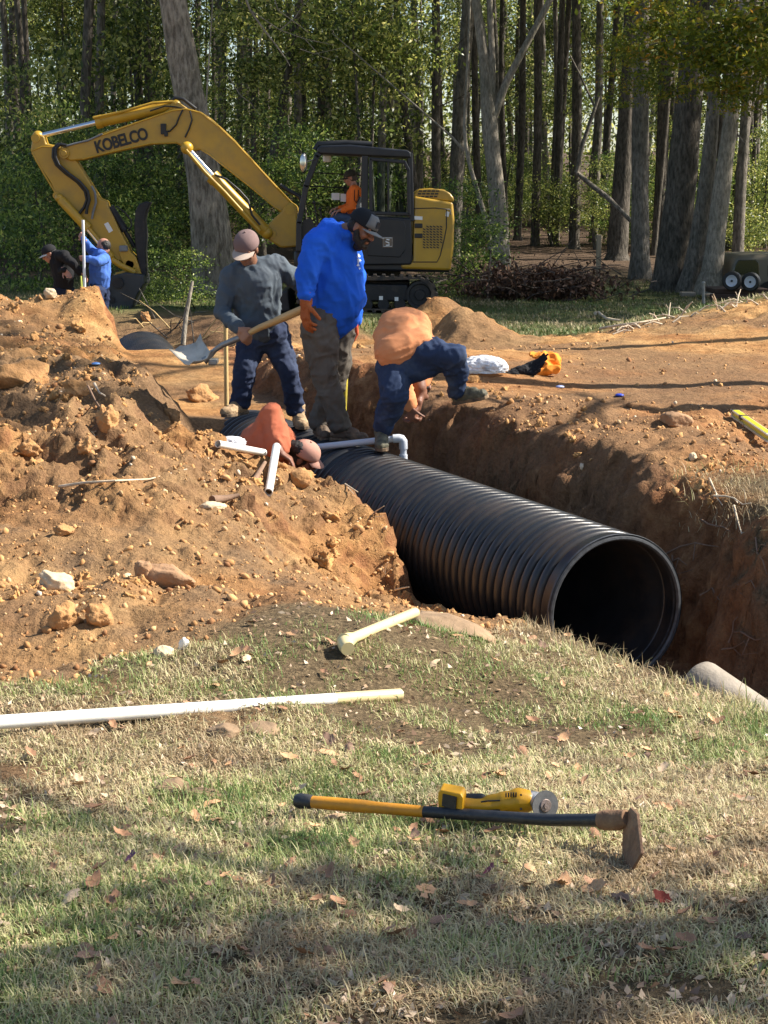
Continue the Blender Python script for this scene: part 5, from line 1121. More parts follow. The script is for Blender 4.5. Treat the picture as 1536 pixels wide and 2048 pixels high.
def pants(m, J):
    m.cap(J['pelvis'] + Vector((-.03, -.05, .02)), .15, J['pelvis'] + Vector((.03, .06, .02)), .15)
    for q in 'LR': m.chain([(J['pelvis'].lerp(J['hp' + q], .6), .145), (J['hp' + q], .135), (J['kn' + q], .098), (J['an' + q] + Vector((0, 0, .04)), .080)]); m.ell(J['an' + q] + Vector((0, 0, .02)), (.088, .088, .05)); m.ell(J['an' + q].lerp(J['kn' + q], .22), (.09, .088, .045)); m.ell(J['an' + q].lerp(J['kn' + q], .4), (.09, .09, .045))
K = dict(head=hc, M=M, s=1.05, skin=skin('skin_brown', (.26, .12, .07)), hands=[(J['wrL'], (.1, 0, -1), (-1, 0, 0), 1, .8)], beard=1, hairm=M_hair,
         hair=lambda h, c, M, s: (h.ell(c + M @ Vector((0, -.04, .0)), (.083, .074, .085), M)), shirt=shirt, shirtm=cloth('bright_blue_fleece', (.018, .115, .62), None, 90, .15),
         pants=pants, pantsm=cloth('grey_brown_canvas', (.115, .10, .083), (.20, .175, .14), 80, f=.5), boots=[(J['anR'] + Vector((0, 0, -.0)), (1, -.25, -.02), None), (J['anL'], (.35, -1, 0), None)], bootm=M_brnboot, solem=M_sole, seed=8, wr=.009, ws=(6, 6, 3.4))
g2 = person('bearded worker in a bright blue hoodie standing on the culvert looking down', J, (J['anR'].x, J['anR'].y, -.18), K)
ch_ = cap_hat(g2, hc, M, cloth('black_cap_cloth', (.016, .018, .022), None, 60), 'cap', 1.09, .085, .0, cloth('grey_cap_brim', (.19, .20, .20), None, 60))
mb = MB(); 
P_ = lambda x, y, z: hc + M @ (Vector((x, y, z)) * 1.09)
n = 10; rows = []
for i in range(5):
    t = i / 4 * 1.05 + .02; rows += [P_(math.cos(a) * .0905 * math.cos(t) ** .8, -.010 + math.sin(a) * .1075 * math.cos(t) ** .8, .035 + .0935 * math.sin(t)) for a in [PI * .18 + PI * .64 * k / n for k in range(n + 1)]]
mb.add(rows, [(i * (n + 1) + k, i * (n + 1) + k + 1, (i + 1) * (n + 1) + k + 1, (i + 1) * (n + 1) + k) for i in range(4) for k in range(n)])
fp = mb.build('front_panel', cloth('grey_cap_panel', (.15, .16, .165), None, 60), ch_, auto=1.2); sd = fp.modifiers.new('s', 'SOLIDIFY'); sd.thickness = .003; sd.offset = 1
mb = MB(); q = [P_(x, -.010 + .1095 * math.cos(.42 + (z - .072) * 7) ** .8 * math.sqrt(max(0, 1 - (x / .0905) ** 2)) + .004, z) for x, z in ((-.028, .055), (.028, .055), (.026, .098), (-.026, .098))]; mb.prism(q, M @ Vector((0, .004, 0))); mb.build('patch', cloth('dark_patch', (.03, .032, .036), None, 60), ch_)
def printed(obj, px, py, r, m, name, parent, dz=.003, n=9, Yr=0):
    dgp = bpy.context.evaluated_depsgraph_get(); o = Vector((0, 0, CZ)); vs = []; ok = True
    for k in range(n):
        a = 2 * PI * k / n; rr = r * (1 + .35 * math.sin(3 * a + px)); d = ray(px + math.cos(a) * rr, py + math.sin(a) * rr * 1.2).normalized(); h, loc, nn, _ = obj.ray_cast(obj.matrix_world.inverted() @ o, d, depsgraph=dgp)
        if not h: return
        vs.append(loc - d * dz)
    mbp = MB(); c = sum(vs, Vector()) / n; d = ray(px, py).normalized(); h, loc, nn, _ = obj.ray_cast(o, d, depsgraph=dgp); vs.append(loc - d * dz); mbp.add(vs, [(k, (k + 1) % n, n) for k in range(n)]); q = mbp.build(name, m, parent); sdm = q.modifiers.new('s', 'SOLIDIFY'); sdm.thickness = .002
bpy.context.view_layer.update()
M_print = cloth('pale_print', (.55, .62, .75), None, 60)
for px, py, r in ((717, 512, 3.2), (718, 521, 3.8), (716, 530, 2.6), (719, 537, 1.8)): printed(K['_shirt'], px, py, r, M_print, 'chest_print', g2)
# glove
glo = cloth('orange_work_glove', (.36, .105, .035), (.16, .06, .03), 60, f=.5)
mb = MB(); hand(mb, V(612, 606, Y - .25), (-.06, -.10, -1), (.75, .55, 0), 1, .45, 1.22); mb.cap(V(613, 590, Y - .245), .047, V(612, 608, Y - .25), .042); remesh(mb, 'glove', glo, g2, .006, 2, .002, (30, 30, 30))
mb = MB(); hand(mb, V(711, 640, Y + .2), (.1, 0, -1), (-1, 0, 0), 1, .6, 1.15); remesh(mb, 'glove', cloth('red_orange_glove', (.50, .09, .04), None, 60), g2, .006, 2)
# dark placket shade on chest / logo print
mb = MB(); c = V(716, 520, Y - .17)
lg = MB(); rs3 = random.Random(3)
for k in range(9):
    pp = [V(713 + rs3.uniform(-2, 5), 512 + 2.6 * k + rs3.uniform(-1, 1), Y - .215 + .0 * k)]; lg.ell(pp[0], (.012, .004, .008), None, 8, 5)
# ---- bent worker in the peach orange shirt
Y = 12.25
J = jv(Y, neck=(836, 718, .42), chest=(815, 672, .36), belly=(800, 668, .16), pelvis=(812, 705, .0), shL=(800, 700, .44), elL=(806, 768, .22), wrL=(820, 812, .16), shR=(858, 695, .44), elR=(850, 745, .40), wrR=(836, 812, .24),
       hpL=(785, 735, -.02), knL=(790, 790, -.16), anL=(763, 868, -.02), hpR=(840, 715, -.0), knR=(908, 712, -.14), anR=(916, 786, .02))
M = frame((.05, .25, -1), (0, 1, .3)); hc = V(832, 785, Y + .62)
hc = V(838, 776, Y + .36)
def shirt(m, J):
    m.chain([(V(803, 700, Y + .02), .15), (V(802, 672, Y + .12), .165), (V(810, 662, Y + .30), .165), (V(822, 688, Y + .40), .14)]); m.cap(V(779, 705, Y - .02), .105, V(776, 672, Y + .12), .105); m.cap(V(785, 650, Y + .16), .105, V(815, 645, Y + .28), .11); m.chain([(V(842, 688, Y - .01), .085), (V(838, 665, Y + .12), .09), (V(836, 648, Y + .28), .095)]); m.cap(V(776, 715, Y - .05), .075, V(850, 692, Y - .04), .07)
    m.cap(V(786, 704, Y - .06), .125, V(840, 682, Y - .03), .095); m.cap(V(775, 708, Y), .085, V(770, 690, Y + .05), .08)
    m.chain([(V(800, 690, Y + .4), .09), (J['elL'], .070), (J['elL'].lerp(J['wrL'], .9), .052)]); m.chain([(V(850, 690, Y + .4), .09), (J['elR'], .062), (J['elR'].lerp(J['wrR'], .35), .05)])
def pants(m, J):
    m.cap(V(792, 716, Y + .02), .125, V(834, 706, Y + .02), .115)
    m.chain([(V(790, 722, Y), .125), (J['hpL'], .122), (J['knL'], .098), (V(768, 850, Y - .03), .072)]); m.chain([(V(835, 708, Y), .135), (V(870, 712, Y - .06), .122), (J['knR'], .088), (V(914, 752, Y - .04), .082), (V(915, 780, Y + .01), .072)]); m.cap(V(800, 735, Y), .14, V(850, 725, Y - .02), .12)
    m.ell(J['anL'] + Vector((.01, 0, .05)), (.075, .075, .05)); m.ell(J['anR'] + Vector((0, 0, .03)), (.068, .07, .05))
K = dict(head=hc, M=M, skin=skin('skin_deep', (.20, .085, .05)), hands=[(J['wrL'], (.15, .05, -1), (.8, .5, -.1), 1, .9, 1.05), (J['wrR'], (-.2, .05, -1), (-.9, .3, 0), -1, .9, 1.05)],
         hair=lambda h, c, M, s: h.ell(c + M @ Vector((0, -.015, .03)), (.085, .102, .10), M), hairm=M_hair, shirt=shirt, shirtm=cloth('peach_orange_cotton', (.66, .27, .12), None, 90, .08), shirtname='shirt', pants=pants, pantsm=cloth('blue_denim', (.026, .042, .088), (.12, .15, .19), 90, f=.5),
         boots=[(J['anL'] + Vector((0, 0, .0)), (.02, -1, -.04), None), (J['anR'] + Vector((.01, 0, .015)), (.80, -.55, .22), (-.25, -.1, 1))], bootm=M_grnboot, solem=M_sole, seed=13, wr=.0055, ws=(2.5, 4, 9))
g3 = person('worker in a peach orange shirt and blue jeans bent double astride culvert and bank', J, (J['anL'].x, J['anL'].y, -.18), K)
mb = MB(); mb.cap(V(864, 692, Y + .2), .012, V(869, 672, Y + .25), .012)
# ---- worker crouching in the trench, salmon shirt
Y = 12.0
J = jv(Y, neck=(566, 893, .05), chest=(540, 890, .10), belly=(520, 910, .25), pelvis=(505, 935, .35), shL=(545, 885, -.08), elL=(545, 842, -.05), wrL=(560, 905, -.22), shR=(560, 885, .20), elR=(575, 915, .25), wrR=(590, 935, .1), hpL=(495, 955, .3), knL=(540, 990, .1), anL=(505, 1040, .3), hpR=(520, 955, .45), knR=(560, 985, .35), anR=(525, 1035, .5))
for k_ in ('anL', 'anR'): J[k_].z = -.98
for k_ in ('knL', 'knR'): J[k_].z = -.62
M = frame((.85, .0, -.5), (.3, -.2, 1)); hc = V(604, 915, Y - .02)
def shirt(m, J):
    m.chain([(V(552, 885, Y), .14), (V(525, 892, Y + .12), .17), (V(508, 915, Y + .25), .17)])
    m.chain([(V(556, 890, Y - .12), .09), (V(550, 858, Y - .06), .088), (V(543, 829, Y - .02), .082), (V(540, 842, Y - .0), .088), (V(530, 868, Y + .04), .11)]); m.cap(V(500, 893, Y + .15), .10, V(530, 878, Y + .06), .12); m.cap(V(556, 850, Y - .05), .06, V(562, 890, Y - .12), .07); m.chain([(J['shR'], .1), (J['elR'], .07), (J['wrR'], .05)])
def pants(m, J):
    m.cap(J['pelvis'], .14, J['belly'], .13)
    for q in 'LR': m.chain([(J['pelvis'], .13), (J['hp' + q], .12), (J['kn' + q], .09), (J['an' + q] + Vector((0, 0, .06)), .07)])
K = dict(head=hc, M=M, skin=K['skin'], hands=[(J['wrL'], (1, -.2, -.6), (0, 0, -1), 1, .6), (J['wrR'], (1, 0, -.5), (0, 0, -1), 1, .6)], hair=lambda h, c, M, s: ((h.ell(c + M @ Vector((0, -.02, .01)), (.084, .09, .09), M), h.cap(V(580, 892, Y - .06), .045, V(600, 898, Y - .08), .055))), hairm=M_hair, shirt=shirt, shirtname='shirt',
         shirtm=cloth('salmon_red_cotton', (.56, .165, .085), None, 90, .1), pants=pants, pantsm=cloth('navy_trousers', (.03, .035, .05)), boots=[(J['anL'], (1, -.3, 0), None), (J['anR'], (1, -.3, 0), None)], bootm=M_brnboot, solem=M_sole, seed=17, wr=.005, ws=(6, 6, 6))
g4 = person('worker in a salmon shirt and dusty pink cap crouching behind the lit mound', J, (J['anL'].x, J['anL'].y, -1.05), K)
M2 = frame((.9, .0, -.42), (.35, -.35, 1)); cap_hat(g4, V(611, 915, Y - .04), M2, cloth('dusty_pink_cap_cloth', (.46, .25, .19), None, 60), 'cap', .98, .06, .6)
# ---- operator in the cab
Y = 28.95
J = jv(Y, neck=(707, 372), chest=(711, 392), belly=(712, 415), pelvis=(712, 438), shL=(712, 380, -.2), elL=(705, 414, -.24), wrL=(680, 421, -.2), shR=(712, 380, .2), elR=(700, 412, .24), wrR=(676, 416, .2), hpL=(705, 440, -.1), knL=(672, 432, -.14), anL=(655, 478, -.14), hpR=(705, 440, .1), knR=(672, 434, .14), anR=(655, 478, .14))
M = frame((-1, -.1, -.25), (0, 0, 1)); hc = V(701, 356, Y)
def shirt(m, J):
    m.chain([(J['chest'], .155), (J['belly'], .15), (J['pelvis'], .13)])
    for q in 'LR': m.chain([(J['neck'] + Vector((0, 0, -.04)), .07), (J['sh' + q], .075), (J['el' + q], .06), (J['wr' + q] + Vector((.04, 0, 0)), .045)])
def pants(m, J):
    for q in 'LR': m.chain([(J['pelvis'], .13), (J['hp' + q], .10), (J['kn' + q], .08), (J['an' + q], .06)])
K = dict(head=hc, M=M, skin=skin('skin_ruddy', (.40, .19, .13)), hands=[(J['wrL'], (-1, 0, -.2), (0, 0, -1), 1, .5), (J['wrR'], (-1, 0, -.2), (0, 0, -1), 1, .5)], hair=lambda h, c, M, s: h.ell(c + M @ Vector((0, -.03, .01)), (.085, .085, .09), M), hairm=mat('grey_brown_hair', (.08, .06, .05), .8), shirt=shirt, shirtname='shirt',
         shirtm=cloth('hi_vis_orange', (.80, .17, .03)), pants=pants, pantsm=cloth('operator_jeans', (.06, .09, .16)), boots=[(J['anL'], (-1, 0, -.3), None), (J['anR'], (-1, 0, -.3), None)], bootm=M_brnboot, solem=M_sole, seed=23, wr=.004)
g5 = person('excavator operator in a hi-vis orange shirt and dark cap seated in the cab facing left', J, tuple(J['anL']), K)
cap_hat(g5, hc, M, cloth('dark_camo_cap', (.05, .045, .035), None, 60), 'cap', 1.06, .07, .2)
mb = MB(); mb.tube([V(709, 380, Y - .27), V(717, 380, Y - .26), V(718, 398, Y - .27), V(713, 406, Y - .30), V(709, 400, Y - .3)], .008, 6, closed=True); mb.build('sleeve_stripe', cloth('black_trim', (.03, .02, .02)), g5)
# ---- far workers on the left
Y = 25.3
J = jv(Y, neck=(110, 512), chest=(122, 524), belly=(128, 550), pelvis=(126, 580, .1), shL=(128, 512, -.2), elL=(146, 528, -.25), wrL=(161, 545, -.2), shR=(112, 520, .15), elR=(112, 545, .1), wrR=(128, 540, -.25), hpL=(122, 590, 0), knL=(122, 630, -.05), anL=(124, 680, .1), hpR=(138, 590, .1), knR=(140, 630, .1), anR=(142, 680, .2))
M = frame((-.9, -.3, -.45), (-.3, 0, 1)); hc = V(99, 508, Y)
def shirt(m, J):
    m.chain([(J['chest'], .155), (J['belly'], .15), (J['pelvis'], .14)])
    for q in 'LR': m.chain([(J['neck'], .08), (J['sh' + q], .085), (J['el' + q], .065), (J['wr' + q], .045)])
def pants(m, J):
    for q in 'LR': m.chain([(J['pelvis'], .14), (J['hp' + q], .12), (J['kn' + q], .085), (J['an' + q], .07)])
KB = dict(skin=K['skin'], hair=K['hair'], hairm=M_hair, shirt=shirt, pants=pants, bootm=M_brnboot, solem=M_sole, wr=.006)
K = dict(KB, head=hc, M=M, hands=[(J['wrL'], (.8, 0, -.5), (0, 0, -1), 1, .6), (J['wrR'], (.5, 0, -.6), (0, -1, 0), 1, .6)], shirtm=cloth('black_fleece', (.014, .014, .016)), pantsm=cloth('black_navy_trousers', (.02, .022, .035)), boots=[(J['anL'], (-1, -.3, 0), None), (J['anR'], (-1, -.3, 0), None)], seed=31, shirtname='jacket')
g6 = person('far worker dressed in black with a white-fronted cap, stooping behind the left dirt heap', J, tuple(J['anL']), K)
cap_hat(g6, hc, M, cloth('black_trucker_cap', (.02, .02, .022), None, 60), 'cap', 1.06, .07, .2, cloth('white_cap_brim', (.5, .5, .48), None, 60))
J = jv(Y + .2, neck=(200, 508), chest=(200, 524), belly=(200, 550), pelvis=(198, 575, .05), shL=(208, 518, -.22), elL=(196, 524, -.45), wrL=(172, 517, -.40), shR=(190, 508, .2), elR=(178, 495, .1), wrR=(168, 478, .0), hpL=(192, 585, -.08), knL=(194, 630, -.08), anL=(194, 680, -.05), hpR=(203, 585, .1), knR=(204, 630, .1), anR=(204, 680, .12))
M = frame((-.8, .2, -.3), (0, 0, 1)); hc = V(207, 493, Y + .25)
K = dict(KB, head=hc, M=M, hands=[(J['wrL'], (-1, .2, 0), (0, .5, 0), 1, 1.1), (J['wrR'], (-.6, .2, .6), (0, .5, 0), 1, 1.1)], shirtm=cloth('mid_blue_shirt', (.07, .16, .50)), pantsm=cloth('navy_work_trousers', (.02, .03, .07)), boots=[(J['anL'], (-1, -.3, 0), None), (J['anR'], (-1, -.3, 0), None)], seed=37, shirtname='shirt')
g7 = person('far worker in a blue long-sleeved shirt gripping the tall white rod beside the bucket', J, tuple(J['anL']), K)
# ------------------------------------------------------------ tools and loose things
M_wood = mat('pale_ash_handle', (.58, .36, .14), .5, 0, .15, 6, stretch=(1, 1, 8), bump=.1)
M_steel = mat('dull_steel', (.30, .29, .27), .5, .6, .3, 9, c2=(.35, .25, .16), c2fac=.5)
M_blade = mat('worn_blade', (.66, .58, .46), .45, .3, .15, 9, c2=(.45, .33, .2), c2fac=.6)
# shovel held by the slate worker
SY = 12.9
sv = thing('shovel', 'square-mouth shovel with a pale wooden handle held level by the slate grey worker', 'shovel', tuple(aty(482, 668, SY)))
hp = [aty(607, 618, SY - .22), aty(570, 634, SY - .16), aty(545, 645, SY - .1), aty(520, 655, SY - .06), aty(487, 672, SY), aty(466, 681, SY + .02)]
mb = MB(); mb.tube(hp, [.030, .030, .026, .024, .021, .021], 14); mb.build('handle', M_wood, sv, auto=1)
mb = MB(); mb.tube([aty(490, 671, SY), aty(462, 683, SY + .02), aty(445, 690, SY + .03), aty(430, 700, SY + .04), aty(418, 714, SY + .05), aty(408, 722, SY + .05)], [.024, .024, .021, .019, .022, .03], 14); mb.build('socket', M_steel, sv, auto=1)
A, B_, C_, D_ = aty(338, 699, SY + .10), aty(402, 690, SY + .26), aty(424, 722, SY + .0), aty(369, 729, SY - .18)
mb = MB(); g_ = [[A.lerp(D_, j / 6).lerp(B_.lerp(C_, j / 6), i / 6) + Vector((0, 0, -.035 * math.sin(PI * i / 6) * (1 - .3 * abs(j / 3 - 1)) + (.035 if j in (0, 6) and i > 1 else 0) + (.05 if i == 6 else 0))) for j in range(7)] for i in range(7)]
mb.add([p for r in g_ for p in r], [(i * 7 + j, (i + 1) * 7 + j, (i + 1) * 7 + j + 1, i * 7 + j + 1) for i in range(6) for j in range(6)])
o = mb.build('blade', M_blade, sv, auto=.9); sd = o.modifiers.new('s', 'SOLIDIFY'); sd.thickness = .006
mb = MB(); mb.box(aty(427, 723, SY + .1), (.06, .20, .035)); mb.build('blade_step', M_steel, sv, bevel=.008)
# hoe with yellow and black handle
hz = hit(905, 1640).z
def lift(px, py, dz): p = hit(px, py); return p + Vector((0, 0, dz))
h0, h1, h2, h3 = lift(592, 1632, .045), lift(848, 1660, .05), lift(1100, 1686, .06), lift(1203, 1706, .085)
HO = thing('grub_hoe', 'long grub hoe with a yellow and black handle lying on the grass', 'hoe', tuple(h1))
M_hy = mat('yellow_grip', (.56, .235, .014), .5, 0, .12, 10, c2=(.25, .15, .06), c2fac=.6, c2at=(.5, .7), bump=.3, bscale=90, bdist=.003)
M_hb = mat('black_fibreglass', (.022, .024, .028), .45, 0, .3, 12, c2=(.14, .12, .10), c2fac=.45, bump=.2)
M_rust = mat('rusty_earthy_iron', (.22, .12, .065), .85, .1, .35, 14, c2=(.36, .24, .13), c2fac=.8, bump=.5, bscale=60)
lp_ = lambda a, b, t: a.lerp(b, t)
mb = MB(); mb.tube([lp_(h0, h1, .12), lp_(h0, h1, .3), lp_(h0, h1, .55), lp_(h0, h1, .62), h1], [.0175, .0185, .0185, .0165, .016], 16); mb.build('yellow_handle', M_hy, HO, auto=1)
mb = MB(); mb.tube([h0, lp_(h0, h1, .03), lp_(h0, h1, .12), lp_(h0, h1, .14)], [.018, .0225, .020, .017], 16); mb.build('end_knob', M_hb, HO, auto=1)
mb = MB(); mb.tube([lp_(h0, h1, .99), lp_(h1, h2, .5), h2, lp_(h2, h3, 1.0)], [.0158, .0158, .0165, .0175], 16); mb.build('black_handle', M_hb, HO, auto=1)
u = (h3 - h2).normalized(); mb = MB(); e = h3 + u * .075 + Vector((0, 0, .006)); mb.tube([h3 - u * .006, h3 + u * .01, h3 + u * .05, e], [.024, .027, .027, .022], 18); mb.build('socket', M_rust, HO, auto=.8)
yv = Vector((0, 1, 0)); dn = (hit(1262, 1752) - e).normalized(); BL_ = (hit(1262, 1756) - e).length; yv = (Vector((1, 0, 0)).cross(dn).normalized() + Vector((-.35, 0, 0))).normalized(); w0 = e - dn * .018
mb = MB(); bl = [w0 + yv * a + dn * b + u * c for a, b, c in ((-.022, .0, .0), (-.045, .05, .006), (-.062, BL_, .0), (.062, BL_, .0), (.045, .05, .006), (.022, .0, .0))]; mb.prism(bl, (.008, 0, 0)); mb.build('blade', M_rust, HO, bevel=.0015)
# cordless grinder
gb = lift(1010, 1652, 0.0); D = gb.y; 
GR = thing('angle_grinder', 'yellow cordless angle grinder with a grey cutting disc lying on the grass', 'power tool', tuple(gb))
M_gy = mat('tool_yellow', (.62, .31, .008), .4, 0, .06, 8, c2=(.35, .2, .04), c2fac=.5, c2at=(.55, .75), bump=.06)
M_gk = mat('tool_black', (.02, .02, .022), .55, 0, .2, 20)
def gp(px, py, dy=0): return aty(px, py, D + dy)
mb = MB(); mb.chain([(gp(918, 1608), .020), (gp(950, 1611), .021), (gp(985, 1612), .022), (gp(1000, 1608), .028)]); mb.cap(gp(1008, 1604), .030, gp(1040, 1604), .033); mb.cap(gp(1036, 1600), .034, gp(1052, 1602), .032); mb.cap(gp(975, 1598), .012, gp(1000, 1596), .014)
remesh(mb, 'motor_body', M_gy, GR, .004, 3)
mb = MB()
for k in range(5): mb.box(gp(1012 + k * 5, 1590 - k * .2, -.026), (.0035, .006, .012))
mb.build('vent_slot', M_gk, GR); mb = MB(); mb.cyl(gp(1042, 1590, -.03), gp(1042, 1590, -.036), .003); mb.cyl(gp(1042, 1618, -.03), gp(1042, 1618, -.036), .003); mb.build('screw', M_gk, GR)
mb = MB(); mb.tube([gp(962, 1604, -.02), gp(975, 1602, -.024), gp(1000, 1601, -.029)], .0022, 6); mb.tube([gp(930, 1618, -.02), gp(965, 1621, -.022), gp(1000, 1620, -.027)], .0018, 6); mb.build('body_seam', M_gk, GR)
mb = MB(); fr_ = [gp(880, 1580, -.01), gp(921, 1588, -.045), gp(926, 1596, -.05), gp(924, 1630, -.05), gp(918, 1633, -.045), gp(879, 1621, -.01), gp(876, 1616, -.005), gp(876, 1586, -.005)]
mb.prism(fr_, Vector((.012, .05, .004))); mb.build('battery_foot', M_gy, GR, bevel=.005, seg=3)
mb = MB(); fr_ = [gp(885, 1588, -.019), gp(913, 1595, -.044), gp(911, 1622, -.044), gp(883, 1612, -.019)]; mb.prism(fr_, Vector((.004, .012, 0))); mb.build('battery_socket', M_gk, GR, bevel=.001)
mb = MB(); mb.cap(gp(925, 1597, .012), .014, gp(962, 1597, .012), .015); remesh(mb, 'trigger_grip', M_gk, GR, .004, 2)
M_al = mat('gear_head_alloy', (.42, .42, .42), .45, .8, .2, 12)
mb = MB(); mb.cap(gp(1056, 1598), .024, gp(1072, 1600), .024); mb.cap(gp(1064, 1600), .018, gp(1078, 1610, -.04), .016); remesh(mb, 'gear_head', M_al, GR, .004, 2)
dc = gp(1090, 1611, -.045); da = Vector((.45, -.85, .18)).normalized(); mb = MB(); mb.lathe([(0, .001), (0, .041), (.0025, .041), (.0025, .001)], dc, da, 40); dk_ = mb.build('cutting_disc', mat('disc_grey', (.10, .10, .10), .9, 0, .2, 60, bump=.3, bscale=300, bdist=.001), GR, auto=.6)
mb = MB(); mb.lathe([(.002, .017), (.004, .018), (.006, .016), (.006, .008), (.010, .008), (.010, .001)], dc, da, 24); mb.build('flange', mat('flange_steel', (.22, .17, .15), .5, .6, .2, 20), dk_, auto=.6)
mb = MB(); mb.lathe([(-.012, .030), (-.004, .034), (-.002, .034), (-.002, .012), (-.012, .012)], dc, da, 24); mb.build('guard', M_gk, GR, auto=.6)
# tape measure and bag
ta = hit(505, 896); tp_ = thing('tape_measure', 'yellow and grey tape measure on the lit mound between the two white stubs', 'tape measure', tuple(ta))
mb = MB(); c = aty(508, 888, ta.y - .02); mb.lathe([(-.02, .001), (-.02, .034), (-.012, .042), (.012, .042), (.02, .034), (.02, .001)], c, (.2, -.7, .7), 24); mb.build('case', mat('tape_case', (.20, .19, .17), .25, .5, .2, 20, c2=(.5, .48, .4), c2fac=.8), tp_, auto=.6)
mb = MB(); mb.cyl(aty(482, 888, ta.y), aty(498, 889, ta.y), .020); mb.cyl(aty(526, 886, ta.y), aty(536, 885, ta.y), .020); mb.build('yellow_band', mat('tape_yellow', (.72, .60, .06), .4, 0, .15, 30, c2=(.05, .05, .03), c2fac=.6), tp_, auto=.6)
def crumple(name, c, r, m, label, cat, seed, wr=.03, sub=5, sc=3.0, flat=.4):
    bm = bmesh.new(); bmesh.ops.create_icosphere(bm, subdivisions=sub, radius=1); co = np.array([v.co[:] for v in bm.verts])
    q = 1 + wr * 8 * (1 - 2 * np.abs(fbm(co[:, 0] + seed, co[:, 1], co[:, 2], sc, 4, seed, .6))) ; co = co * q[:, None] * np.array(r); co[:, 2] = np.maximum(co[:, 2], -r[2] * .45)
    for v, k in zip(bm.verts, co): v.co = k
    me = bpy.data.meshes.new(name); bm.to_mesh(me); bm.free(); me.polygons.foreach_set('use_smooth', [True] * len(me.polygons)); o = link(name, me, m); o.location = c; return tag(o, label, cat)
M_bag, nt, b = nodes('clear_plastic'); b.inputs['Base Color'].default_value = (.80, .82, .85, 1); b.inputs['Roughness'].default_value = .22; b.inputs['Alpha'].default_value = .72; b.inputs['Specular IOR Level'].default_value = .8
p = hit(968, 752); crumple('plastic_bag', p + Vector((0, .1, .06)), (.17, .13, .085), M_bag, 'crumpled clear-white plastic bag on the dirt bank left of the black gloves', 'bag', 3, .035)
p = hit(462, 897); crumple('plastic_wrapper', p + Vector((0, .05, .02)), (.08, .06, .035), M_bag, 'small crumpled clear wrapper behind the flat white stub', 'wrapper', 9, .04, 4)
# orange hoodie folded on the bank
p = hit(1088, 750); HY = p.y
def hv(px, py, dy=0): return aty(px, py, HY + dy)
mb = MB(); mb.chain([(hv(1078, 742), .055), (hv(1092, 728, .1), .085), (hv(1108, 722, .12), .075)]); mb.cap(hv(1070, 748, -.05), .035, hv(1112, 738, -.02), .04); mb.cap(hv(1100, 715, .12), .055, hv(1084, 718, .12), .06)
for k in range(9):
    a = 2 * PI * k / 9; a2_ = 2 * PI * (k + 1) / 9; mb.cap(hv(1076 + 15 * math.cos(a), 710 + 4.5 * math.sin(a), .08 - .07 * math.sin(a)), .020, hv(1076 + 15 * math.cos(a2_), 710 + 4.5 * math.sin(a2_), .08 - .07 * math.sin(a2_)), .020)
tag(remesh(mb, 'folded_hoodie', cloth('safety_orange_fleece', (.78, .26, .035), None, 60), None, .012, 4, .010, (7, 7, 7), 5), 'safety orange hoodie folded in a heap on the dirt bank behind the black gloves', 'hoodie')
M_gl = cloth('black_knit_glove', (.016, .016, .018), None, 50)
g_ = HY - .12
mb = MB(); hand(mb, aty(1045, 742, g_), (.9, .15, .35), (0, -.7, .6), 1, .35, 1.35); mb.cap(aty(1030, 746, g_), .05, aty(1048, 741, g_), .05); tag(remesh(mb, 'glove', M_gl, None, .007, 2, .003, (20, 20, 20)), 'black work glove resting against the orange hoodie with its fingers up', 'glove')
mb = MB(); hand(mb, aty(1018, 750, g_ - .03), (-.95, -.1, .02), (0, -.3, 1), 1, .45, 1.3); mb.cap(aty(1030, 749, g_ - .03), .045, aty(1015, 750, g_ - .03), .042); tag(remesh(mb, 'glove', M_gl, None, .007, 2, .003, (20, 20, 20)), 'black work glove lying flat between the plastic bag and the other glove', 'glove')
# spirit level at the right edge
a = hit(1468, 835) + Vector((0, 0, .03)); b = hit(1536, 893); b = a + (b - a).normalized() * 1.2; b.z = G(b.x, b.y).z + .035 if b.x < 6 else b.z
b.z = max(b.z, a.z - .02)
LV = thing('spirit_level', 'yellow and grey spirit level lying on the right bank, cut by the picture edge', 'level', tuple(a))
u = (b - a).normalized(); x_ = u.cross(Vector((0, 0, 1))).normalized(); z_ = x_.cross(u)
def bar(mb, t0, t1, w_, h, zo=0, xo=0):
    q = [a + u * t0 + x_ * (xo + i * w_ / 2) + z_ * (zo + j * h / 2) for i, j in ((-1, -1), (1, -1), (1, 1), (-1, 1))]; mb.prism(q, u * (t1 - t0))
mb = MB(); bar(mb, 0, 1.2, .055, .012, .022); bar(mb, 0, 1.2, .055, .012, -.022); bar(mb, .0, .03, .05, .04); mb.build('rails', mat('level_alloy', (.62, .60, .48), .4, .3, .05, 5), LV, bevel=.002)
mb = MB(); bar(mb, .025, 1.2, .022, .034); bar(mb, .06, .30, .040, .006, .0275); bar(mb, .36, 1.15, .036, .006, .0275); mb.build('web', mat('level_yellow', (.70, .58, .03), .4, 0, .05, 8), LV)
mb = MB(); bar(mb, .30, .36, .06, .03, .016); bar(mb, .02, .06, .056, .02, .021); mb.build('vial_block', M_gk, LV, bevel=.003)
